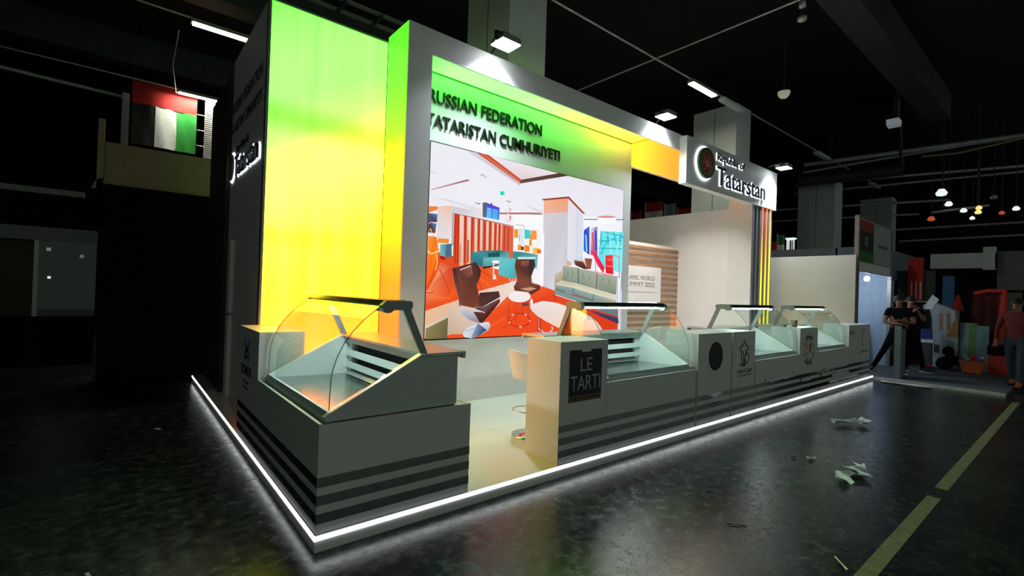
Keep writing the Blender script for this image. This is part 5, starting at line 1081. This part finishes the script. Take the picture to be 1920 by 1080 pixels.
for i, (y0, y1, z0, z1, m_, lab) in enumerate(((-.98, -.82, .45, 1.22, TEAL, 'teal board leaning beside the lime green one'), (-1.12, -.98, .45, 1.22, LIME, 'lime green board between two teal boards'), (-1.34, -1.12, .5, 1.16, TEAL, 'teal board next to the red hanging coat'))):
    t = thing('leaning_board', lab, 'board', (15.3, (y0+y1)/2, GZ)); MB().prism([(15.25, GZ), (15.28, GZ), (15.40, z1), (15.37, z1)], 'y', y0, y1).build('sheet', m_, t); MB().box(15.41, 15.5, y0+.02, y1-.02, GZ, z1*.95).build('prop', BLACK, t)
t = thing('orange_crate', 'orange crate filled with shiny wrapped items', 'crate', (14.6, -1.2, GZ))
MB().prism([(-.99, GZ+.02), (-1.30, GZ+.02), (-1.34, .30), (-.95, .30)], 'x', 14.45, 14.85).build('tub', ORNGP, t); MB().prism([(-.93, .30), (-1.36, .30), (-1.36, .34), (-.93, .34)], 'x', 14.43, 14.87).build('rim', ORNGP, t)
PURP = mat('purple_foil', (.35, .30, .6), .15, .6)
for k, (y, z, r, m_) in enumerate(((-1.27, .42, .09, PURP), (-1.06, .39, .07, TEAL), (-1.15, .43, .08, FBRED), (-1.0, .44, .06, TEAL))): MB().lathe([(0, -r), (r*.8, -r*.55), (r, 0), (r*.75, r*.6), (0, r*.9)], (14.62, y, z), 9, False).build('wrapped_item', m_, t)
t = thing('dark_bag_pile', 'dark lumpy bag pile beside the orange crate', 'bags', (14.7, -.8, GZ))
for k, (y, z, r) in enumerate(((-.62, .2, .16), (-.74, .28, .16), (-.68, .5, .12))): MB().lathe([(0, -r), (r*.9, -r*.6), (r, 0), (r*.7, r*.7), (0, r)], (14.75+.06*k, y, z+.02), 10).build('bag', BLACK, t)
t = thing('small_red_box', 'small dark box with red contents on the carpet edge', 'box', (14.0, -.42, GZ))
MB().box(13.9, 14.15, -.56, -.32, GZ, .17).build('tub', HALLSTEEL, t); MB().prism([(-.54, .17), (-.45, .22), (-.38, .20), (-.33, .17)], 'x', 13.92, 14.13).build('contents', FBRED, t)
t = thing('hanging_coat', 'long bright red coat hanging on a dark rack', 'coat', (15.6, -1.45, .75))
rows = []
for j in range(10):
    v = j/9; z = 2.0-1.25*v; yc = -1.56+.10*v*v; w_ = .055+.06*v
    rows.append([(15.6+.07*math.sin(a), yc+w_*math.cos(a)*(1+.18*math.sin(3*a+j)), z) for a in [2*math.pi*k/12 for k in range(12)]])
MB().grid(rows, True, True).build('cloth', REDP, t); MB().tube([(15.6, -1.58, 2.0), (15.6, -1.54, 2.05), (15.6, -1.50, 2.02), (15.6, -1.28, 2.03), (15.6, -1.02, 1.95)], .05, 8).build('sleeve', REDP, t); MB().tube([(15.6, -1.55, 2.0), (15.75, -1.55, 2.06), (15.9, -1.55, 2.05)], .012, 6).build('hanger', BLACK, t)
t = thing('dark_red_curtain', 'dark red curtain hanging behind the bright red coat', 'curtain', (15.9, -1.25, .9))
MB().grid([[(15.9+.04*math.sin(k*1.9), -.95-.06*k, z) for k in range(11)] for z in (.8, 1.4, 2.0)], True).build('cloth', DKRED, t); MB().box(15.86, 15.94, -1.9, -.85, 2.0, 2.06).build('rail', BLACK, t); MB().box(15.86, 15.94, -.93, -.87, GZ, 2.0).box(15.86, 15.94, -1.9, -1.84, GZ, 2.0).build('upright', BLACK, t)
t = thing('red_seat', 'red box seat on the floor below the red coat', 'seat', (15.1, -1.52, GZ))
MB().box(15.0, 15.4, -1.68, -1.37, GZ, .50).build('box', REDP, t); MB().box(14.98, 15.42, -1.70, -1.35, .50, .72).build('cushion', BLACK, t)
t = thing('white_shelf_papers', 'white paper labels pinned on a dark red shelf', 'papers', (15.9, -1.8, 1.4))
MB().box(15.98, 16.0, -1.99, -1.92, 1.75, 1.92).build('sheet', FWHITE, t); MB().box(15.98, 16.0, -2.0, -1.91, 1.50, 1.62).build('sheet', FWHITE, t); MB().box(16.0, 16.03, -2.6, -1.91, GZ, 2.0).build('board', DKRED, t)
t = thing('purple_ball', 'purple round object on the shelf at the hall edge', 'ball', (15.8, -2.02, 1.9))
MB().lathe([(0, -.1), (.08, -.07), (.11, 0), (.08, .08), (0, .1)], (15.78, -2.0, 1.9), 14).build('ball', mat('purple_ball', (.25, .12, .42), .5), t); MB().box(15.66, 15.9, -2.15, -1.85, 1.76, 1.80).build('shelf', BLACK, t)

# stage lamps far right
t = thing('stage_truss', 'pale lamp truss hanging under the far right ceiling', 'truss', (22, 0, 5.1))
MB().tube([(22, .9, 5.02), (22, -.6, 5.12)], .05, 8).build('chord', PIPE, t)
for y in (.6, -.3): MB().tube([(22, y, 5.1), (22, y, 8.6)], .015, 6).build('hanger', HALLSTEEL, t)
LW = mat('stage_lamp_white', (.9, .9, .9), .3, emit=(.9, 1, 1), strength=.9); LY = mat('stage_lamp_yellow', (.9, .8, .4), .3, emit=(1, .78, .25), strength=1.0); LO = mat('stage_lamp_orange', (.7, .2, .1), .4, emit=(1, .18, .05), strength=.35); LBL = mat('blue_stage_panel', (.1, .2, .6), .5, emit=(.1, .3, .9), strength=.25)
for i, (y, z, r, m_, lab) in enumerate(((.57, 5.62, .17, LW, 'brightest white stage lamp above the truss'), (.52, 5.36, .12, LW, 'white stage lamp hanging just above the truss'), (-.02, 4.93, .10, LW, 'white stage lamp at the truss middle'), (-.27, 4.98, .10, LY, 'yellow stage lamp under the truss, left of the pair'), (-.40, 4.98, .09, LY, 'yellow stage lamp under the truss end'), (-.12, 4.78, .08, LW, 'small white stage lamp below the truss'), (-.75, 5.3, .10, PIPE, 'unlit silver stage lamp beyond the truss end'), (1.0, 4.86, .12, LO, 'orange glowing stage lamp before the truss'), (-.95, 4.75, .08, LO, 'small orange stage lamp beyond the truss end'), (-1.2, 5.0, .10, LW, 'dim white stage lamp at the hall edge'))):
    l = thing('stage_lamp', lab, 'stage lamp', (22, y, z)); MB().lathe([(0, -r*.7), (r*.8, -r*.5), (r, 0), (r*.5, r*.8), (0, r*.85)], (21.5+i % 2, y, z), 12).build('head', m_, l); MB().tube([(21.5+i % 2, y, z+r*.6), (21.5+i % 2, y, 8.6)], .012, 5).build('stem', HALLSTEEL, l)

# flags above partition, behind
def small_flag(loc, w_, h_, bands, lab):
    x, y, z = loc; t = thing('small_flag', lab, 'flag', loc)
    for i, (a, b, m_) in enumerate(bands):
        MB().grid([[(x+.03*math.sin(k*1.1), y-w_*k/6, z+(h_*a if s == 0 else h_*b)) for k in range(7)] for s in (0, 1)], True).build('band', m_, t)
    MB().tube([(x, y+.02, 0), (x, y+.02, z+h_+.05)], .015, 6).build('pole', PIPE, t)
BLUEGREY = mat('pale_blue_cloth', (.22, .29, .34), .7)
small_flag((16, 9.75, 4.5), .52, .72, ((0, 1, mat('crimson_cloth', (.22, .015, .03), .7)),), 'crimson flag nearest the display wall above the partition')
small_flag((16, 9.05, 4.5), .82, 1.0, ((0, .62, FWHITE), (.62, 1, FRED)), 'red over white flag above the partition')
small_flag((16, 8.14, 4.5), .50, .84, ((0, 1, BLUEGREY),), 'pale blue-grey flag above the partition')
small_flag((16, 7.55, 4.4), .75, .70, ((0, 1, FRED),), 'plain red flag beside the hall column above the partition')
small_flag((16, 4.0, 3.2), .16, .38, ((0, 1, FRED),), 'small red flag above the blue-grey band beside the fins')
small_flag((16, 3.80, 3.2), .2, .6, ((0, .45, FWHITE), (.45, 1, FGREEN)), 'green and white flag above the blue-grey band')
o = thing('lit_striped_totem', 'small white lit totem with blue and orange stripes above the blue-grey band', 'totem', (16, 3.43, 3.1))
MB().box(16, 16.1, 3.32, 3.53, 0, 3.66).build('core', mat('totem_white', (.8, .8, .8), .5, emit=(1, 1, 1), strength=.5), o)
MB().box(15.99, 16, 3.38, 3.43, 3.0, 3.60).build('blue_stripe', INKBLUE, o); MB().box(15.99, 16, 3.33, 3.36, 3.0, 3.60).build('orange_stripe', INKORANGE, o); MB().box(15.95, 16.15, 3.28, 3.55, 3.64, 3.68).build('cap', LW, o)
o = MB().box(16.2, 16.3, 2.4, 10.5, 0, 3.2).build('dark_partition', HALLSTEEL); tag(o, 'dark partition behind the row of small flags', 'partition')

# ================================================================= LEFT: DARK STANDS AND FLAG
BEIGE = mat('beige_fascia', (.42, .36, .20), .7, var=.08)
t = thing('dark_stand', 'black stand wall with a beige fascia beyond the slatted side wall', 'exhibition stand', (-.5, 7, 0))
MB().box(-1.2, .6, 6.9, 7.0, 0, 3.10).build('black_wall', BLACK, t); MB().box(-1.21, .6, 7.0, 7.05, 3.06, 3.78).build('fascia', BEIGE, t); MB().box(-1.28, -1.2, 6.96, 7.05, 3.02, 4.12).build('post', BEIGE, t); MB().prism([(-1.34, 3.02), (-1.2, 3.02), (-1.2, 3.2), (-1.28, 3.16)], 'y', 6.96, 7.05).build('bracket', BEIGE, t)
t = thing('striped_flag', 'large hanging flag with red top band and black, white and green stripes', 'flag', (-.1, 13.65, 5.3))
def cloth(x0, x1, z0, z1, m_):
    rows = [[(x0+(x1-x0)*k/8, 13.65+.04*math.sin((x0+(x1-x0)*k/8)*5)+.012*math.sin(j*2+k), z0+(z1-z0)*j/3) for k in range(9)] for j in range(4)]
    MB().grid(rows).build('band', m_, t)
cloth(-.83, .64, 6.42, 7.02, FBRED); cloth(-.83, -.32, 5.30, 6.42, FBLK); cloth(-.32, .17, 5.30, 6.42, mat('cloth_white', (.72, .76, .80), .75)); cloth(.17, .64, 5.30, 6.42, FBRIGHT)
MB().tube([(-.86, 13.65, 7.04), (.67, 13.65, 7.04)], .014, 6).build('rod', PIPE, t)
for x in (-.8, .6): MB().tube([(x, 13.65, 7.04), (x, 13.65, 8.6)], .005, 5).build('wire', HALLSTEEL, t)
t = thing('louvred_blind', 'narrow white louvred panel hanging beside the striped flag', 'blind', (.95, 13.6, 5.2))
for k in range(30): MB().prism([(13.56, 5.22+.058*k), (13.59, 5.25+.058*k), (13.59, 5.275+.058*k), (13.56, 5.245+.058*k)], 'x', .84, 1.06).build('slat', FWHITE, t)
MB().box(.83, .84, 13.55, 13.62, 5.2, 7.0).box(1.06, 1.07, 13.55, 13.62, 5.2, 7.0).build('frame', PIPE, t)
for z in (5.55, 6.0, 6.45): MB().tube([(.62, 13.75, z+.03), (.95, 13.62, z)], .014, 6).build('rail', PIPE, t)
for x in (.85, 1.05): MB().tube([(x, 13.6, 7.0), (x, 13.6, 8.6)], .005, 5).build('wire', HALLSTEEL, t)
tag(MB().box(-1.02, -.90, 9.6, 9.75, 0, 5.4).build('dark_post', HALLSTEEL), 'dark grey post just left of the striped flag', 'post')
t = thing('far_left_stand', 'unlit stand with pale beams and a glass front at the dark end', 'exhibition stand', (-2.3, 9, 0))
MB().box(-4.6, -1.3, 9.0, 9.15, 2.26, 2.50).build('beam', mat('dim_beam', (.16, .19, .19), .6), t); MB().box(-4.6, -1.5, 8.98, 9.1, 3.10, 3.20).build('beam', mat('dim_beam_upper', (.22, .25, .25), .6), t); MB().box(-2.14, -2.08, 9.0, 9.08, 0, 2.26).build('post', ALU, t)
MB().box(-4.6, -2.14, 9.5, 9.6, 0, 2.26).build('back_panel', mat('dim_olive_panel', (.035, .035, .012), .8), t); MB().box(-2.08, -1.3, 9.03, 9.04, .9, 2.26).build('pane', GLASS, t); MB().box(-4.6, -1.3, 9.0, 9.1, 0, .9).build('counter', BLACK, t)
for i, (x, z, s_, lab) in enumerate(((-1.96, 1.60, .022, 'tiny white square light inside the unlit left stand'), (-1.98, 2.12, .03, 'small pale reflection lamp under the unlit stand beam'), (-1.52, 2.02, .03, 'dim round lamp inside the unlit left stand'))):
    o = thing('indicator_light', lab, 'lamp', (x, 9.3, z)); MB().box(x-s_, x+s_, 9.3, 9.32, z-s_, z+s_).build('face', mat('indicator_%d' % i, (.8, .9, .9), .5, emit=(.8, 1, 1), strength=(.9, .12, .06)[i]), o); MB().tube([(x, 9.33, z), (x, 9.33, 2.5)], .006, 5).build('stem', BLACK, o)

# ================================================================= PEOPLE
SKIN = mat('skin', (.30, .13, .07), .55, var=.06); TEE = mat('black_tshirt', (.006, .0065, .008), .9, var=.3, scale=30, spec=.1); TROUSER = mat('black_trousers', (.006, .0065, .009), .9, var=.3, scale=30, spec=.1); SHOE = mat('dark_shoe', (.015, .015, .017), .5); SOLE = mat('white_sole', (.7, .7, .7), .6); HAIR = mat('black_hair', (.008, .007, .006), .7); JACKET = mat('red_jacket', (.16, .010, .008), .75, var=.2, scale=20); JEANS = mat('dark_jeans', (.04, .055, .085), .85, var=.2, scale=30)
EYE = mat('eye_dark', (.02, .015, .012), .3)
def person(lab, loc, rz, pose, mats, h=1.78):
    """one continuous skinned figure; pose gives joints in metres, facing local -y"""
    J = dict(pelvis=(0, 0, .96), waist=(0, .005, 1.10), chest=(0, .0, 1.33), neck=(0, -.01, 1.50), headb=(0, -.02, 1.57), headm=(0, -.03, 1.655), headt=(0, -.02, 1.755))
    J.update(pose); Lk = [('pelvis', 'waist', 'shirt'), ('waist', 'chest', 'shirt'), ('chest', 'neck', 'shirt'), ('neck', 'headb', 'skin'), ('headb', 'headm', 'skin'), ('headm', 'headt', 'hair')]
    R = dict(pelvis=(.165, .115), waist=(.15, .105), chest=(.175, .115), neck=(.058, .058), headb=(.062, .07), headm=(.078, .098), headt=(.055, .07))
    for s in 'lr':
        Lk += [('chest', 'sh'+s, 'shirt'), ('sh'+s, 'ua'+s, 'shirt'), ('ua'+s, 'el'+s, 'sleeve'), ('el'+s, 'wr'+s, 'sleeve'), ('wr'+s, 'pa'+s, 'skin'), ('pelvis', 'hi'+s, 'pants'), ('hi'+s, 'kn'+s, 'pants'), ('kn'+s, 'ca'+s, 'pants'), ('ca'+s, 'an'+s, 'pants'), ('an'+s, 'ba'+s, 'shoe'), ('ba'+s, 'to'+s, 'shoe')]
        R.update({'sh'+s: (.075, .07), 'ua'+s: (.06, .06), 'el'+s: (.045, .045), 'wr'+s: (.032, .028), 'pa'+s: (.04, .022), 'hi'+s: (.098, .10), 'kn'+s: (.065, .068), 'ca'+s: (.06, .062), 'an'+s: (.048, .05), 'ba'+s: (.045, .045), 'to'+s: (.04, .028)})
        sh, el = Vector(J['sh'+s]), Vector(J['el'+s]); J['ua'+s] = tuple(sh.lerp(el, .5))
        kn, an = Vector(J['kn'+s]), Vector(J['an'+s]); J['ca'+s] = tuple(kn.lerp(an, .35))
        el, wr = el, Vector(J['wr'+s]); d = (wr-el).normalized(); J['pa'+s] = tuple(wr+d*.07)
        side = d.cross(Vector((0, 0, 1)) if abs(d.z) < .8 else Vector((0, 1, 0))).normalized(); bend = side.cross(d)
        for k in range(5):
            off = (-.030, -.012, .008, .028, .035)[k]; ln = (.075, .085, .08, .065, .05)[k]
            b = (wr+d*(.10 if k < 4 else .05)+side*off*1.0); m_ = b+d*ln*.55+side*(off*.3+(.03 if k == 4 else 0)); e = m_+d*ln*.35-bend*.028
            for nm, p in (('fa', b), ('fb', m_), ('fc', e)): J['%s%d%s' % (nm, k, s)] = tuple(p); R['%s%d%s' % (nm, k, s)] = (.0095, .0095)
            Lk += [('pa'+s, 'fa%d%s' % (k, s), 'skin'), ('fa%d%s' % (k, s), 'fb%d%s' % (k, s), 'skin'), ('fb%d%s' % (k, s), 'fc%d%s' % (k, s), 'skin')]
        an = Vector(J['an'+s]); t_ = pose.get('foot'+s, (0, -1)); f = Vector((t_[0], t_[1], 0)).normalized(); J['ba'+s] = tuple(an+f*.06+Vector((0, 0, -.045))); J['to'+s] = tuple(an+f*.17+Vector((0, 0, -.055)))
    for s in ('footl', 'footr', 'look'): J.pop(s, None)
    names = list(J); idx = {n: i for i, n in enumerate(names)}
    me = bpy.data.meshes.new('skeleton'); me.from_pydata([J[n] for n in names], [(idx[a], idx[b]) for a, b, c in Lk], []); ob = bpy.data.objects.new('skeleton', me); COL.objects.link(ob)
    sk = ob.modifiers.new('skin', 'SKIN'); sk.use_smooth_shade = True
    for n in names:
        v = me.skin_vertices[0].data[idx[n]]; v.radius = R[n]; v.use_root = (n == 'pelvis')
    ob.modifiers.new('sub', 'SUBSURF').levels = 2
    dg = bpy.context.evaluated_depsgraph_get(); dg.update(); body = bpy.data.meshes.new_from_object(ob.evaluated_get(dg)); body.name = 'body'
    bpy.data.objects.remove(ob); bpy.data.meshes.remove(me)
    slots = ['skin', 'shirt', 'sleeve', 'pants', 'shoe', 'hair']; body.materials.clear()
    for s_ in slots: body.materials.append(mats[s_])
    segs = [(Vector(J[a]), Vector(J[b]), slots.index(c), c) for a, b, c in Lk]
    for p in body.polygons:
        c = p.center; best = None
        for a, b, k, nm in segs:
            ab = b-a; u = max(0, min(1, (c-a).dot(ab)/max(ab.length_squared, 1e-9))); dd = (c-(a+ab*u)).length
            if best is None or dd < best[0]: best = (dd, k)
        p.material_index = best[1]; p.use_smooth = True
    t = thing('person', lab, 'person', loc, rz)
    o = bpy.data.objects.new('body', body); COL.objects.link(o); o.parent = t
    hm = Vector(J['headm']); face = Vector(pose.get('look', (0, -1, 0))).normalized(); sd = face.cross(Vector((0, 0, 1))).normalized()
    MB().lathe([(0, -.02), (.014, -.015), (.016, 0), (.008, .03), (0, .035)], tuple(hm+face*.098+Vector((0, 0, -.02))), 8).build('nose', mats['skin'], o, world=False)
    for s in (-1, 1):
        MB().lathe([(0, -.008), (.009, 0), (0, .008)], tuple(hm+face*.09+sd*s*.032+Vector((0, 0, .012))), 8).build('eye', EYE, o, world=False)
        MB().lathe([(0, -.03), (.014, -.015), (.018, .01), (0, .03)], tuple(hm+sd*s*.078), 8).build('ear', mats['skin'], o, world=False)
    MB().box(-.022, .022, -.004, .004, -.003, .003).build('mouth', EYE, o, world=False).location = hm+face*.093+Vector((0, 0, -.052))
    n = 14; cap = MB(); rows = []
    for j in range(6):
        a = j/5*1.45; rows.append([tuple(hm+Vector((0, 0, .02))-face*.012+sd*(math.cos(2*math.pi*k/n)*.092*math.sin(a+.12))+face*(math.sin(2*math.pi*k/n)*.108*math.sin(a+.12))+Vector((0, 0, .105*math.cos(a)))) for k in range(n)])
    cap.grid(rows, True, True); cap.add(rows[0], [tuple(range(n))], True); cap.build('hair', mats['hair'], o, world=False)
    for s in 'lr':
        an = Vector(J['an'+s]); b = Vector(J['ba'+s]); f = (Vector(J['to'+s])-b); f.z = 0; f.normalize(); q = Vector((-f.y, f.x, 0)); z = J['to'+s][2]-.04
        pts = [an+f*u+q*w_ for u, w_ in ((-.07, -.035), (-.07, .035), (.08, .048), (.19, .04), (.215, 0), (.19, -.04), (.08, -.048))]
        MB().prism([(p.x, p.y) for p in pts], 'z', z, z+.025).build('sole', mats['sole'], o, world=False)
    return t
MA = dict(skin=SKIN, shirt=TEE, sleeve=SKIN, pants=TROUSER, shoe=SHOE, hair=HAIR, sole=SOLE)
# man with folded arms, one leg stretched out (local -y faces the viewer's side)
person('man in black T-shirt and cap standing with arms folded', (12.75, -.13, GZ), math.radians(-70), dict(
    headb=(0, -.04, 1.57), headm=(-.01, -.05, 1.655), headt=(-.01, -.04, 1.755), look=(.2, -1, 0),
    shl=(.19, -.01, 1.43), ell=(.27, -.06, 1.15), wrl=(.02, -.24, 1.20), shr=(-.19, -.01, 1.43), elr=(-.27, -.08, 1.16), wrr=(-.02, -.22, 1.13),
    hil=(.09, 0, .90), knl=(.10, -.05, .50), anl=(.10, .02, .10), hir=(-.09, 0, .90), knr=(-.25, -.02, .53), anr=(-.44, .08, .10), footr=(-.5, -1), footl=(.2, -1)), MA)
MB2 = dict(MA)
person('man in black T-shirt holding both hands up to his face', (13.45, -.20, GZ), math.radians(-60), dict(
    look=(-.15, -1, -.1), shl=(.19, -.01, 1.43), ell=(.22, -.16, 1.20), wrl=(.07, -.22, 1.42), shr=(-.19, -.01, 1.43), elr=(-.23, -.18, 1.18), wrr=(-.04, -.24, 1.40),
    hil=(.09, 0, .90), knl=(.17, -.06, .50), anl=(.28, .02, .10), hir=(-.09, 0, .90), knr=(-.06, -.05, .50), anr=(-.03, .10, .10), footl=(.6, -1), footr=(-.2, -1)), MB2)
t = thing('backpack', 'black backpack worn by the man with raised hands', 'backpack', (13.72, -.42, 1.1))
rows = []
for j in range(9):
    v = j/8; z = 1.07+.46*v; s = .75+.25*math.sin(math.pi*min(1, v*1.0+.12))
    rows.append([(13.72+.10*s*math.copysign(abs(math.cos(a))**.6, math.cos(a)), -.40+.15*s*math.copysign(abs(math.sin(a))**.6, math.sin(a)), z) for a in [2*math.pi*k/16 for k in range(16)]])
mb = MB().grid(rows, True, True); mb.add(rows[0], [tuple(range(16))]); mb.add(rows[-1], [tuple(range(16))]); mb.build('bag', mat('black_nylon', (.012, .013, .015), .6), t)
MB().tube([(13.63, -.36, 1.46), (13.53, -.36, 1.5), (13.42, -.36, 1.42), (13.42, -.36, 1.2), (13.62, -.36, 1.12)], .018, 6).build('strap', BLACK, t)
t = thing('blue_shopping_bag', 'dark blue patterned bag behind the man with the backpack', 'bag', (14.6, -.32, .9))
MB().prism([(-.20, .78), (-.42, .80), (-.40, 1.1), (-.22, 1.12)], 'x', 14.5, 14.65).build('bag', mat('blue_pattern', (.02, .04, .22), .6, var=.8, scale=40), t); MB().box(14.48, 14.68, -.46, -.18, .70, .78).build('tray', FWHITE, t); MB().box(14.5, 14.66, -.42, -.22, GZ, .70).build('trolley', HALLSTEEL, t)
MC = dict(skin=SKIN, shirt=JACKET, sleeve=JACKET, pants=JEANS, shoe=mat('orange_shoe', (.5, .08, .03), .5), hair=HAIR, sole=BLACK)
person('person in red jacket and dark jeans walking at the carpet edge', (12.9, -1.98, GZ), math.radians(-100), dict(
    shl=(.19, 0, 1.43), ell=(.26, .05, 1.14), wrl=(.25, -.06, .90), shr=(-.19, 0, 1.43), elr=(-.27, -.06, 1.15), wrr=(-.26, -.16, .93),
    hil=(.09, 0, .90), knl=(.10, -.14, .52), anl=(.10, -.20, .10), hir=(-.09, 0, .90), knr=(-.10, .04, .50), anr=(-.10, .22, .12)), MC)
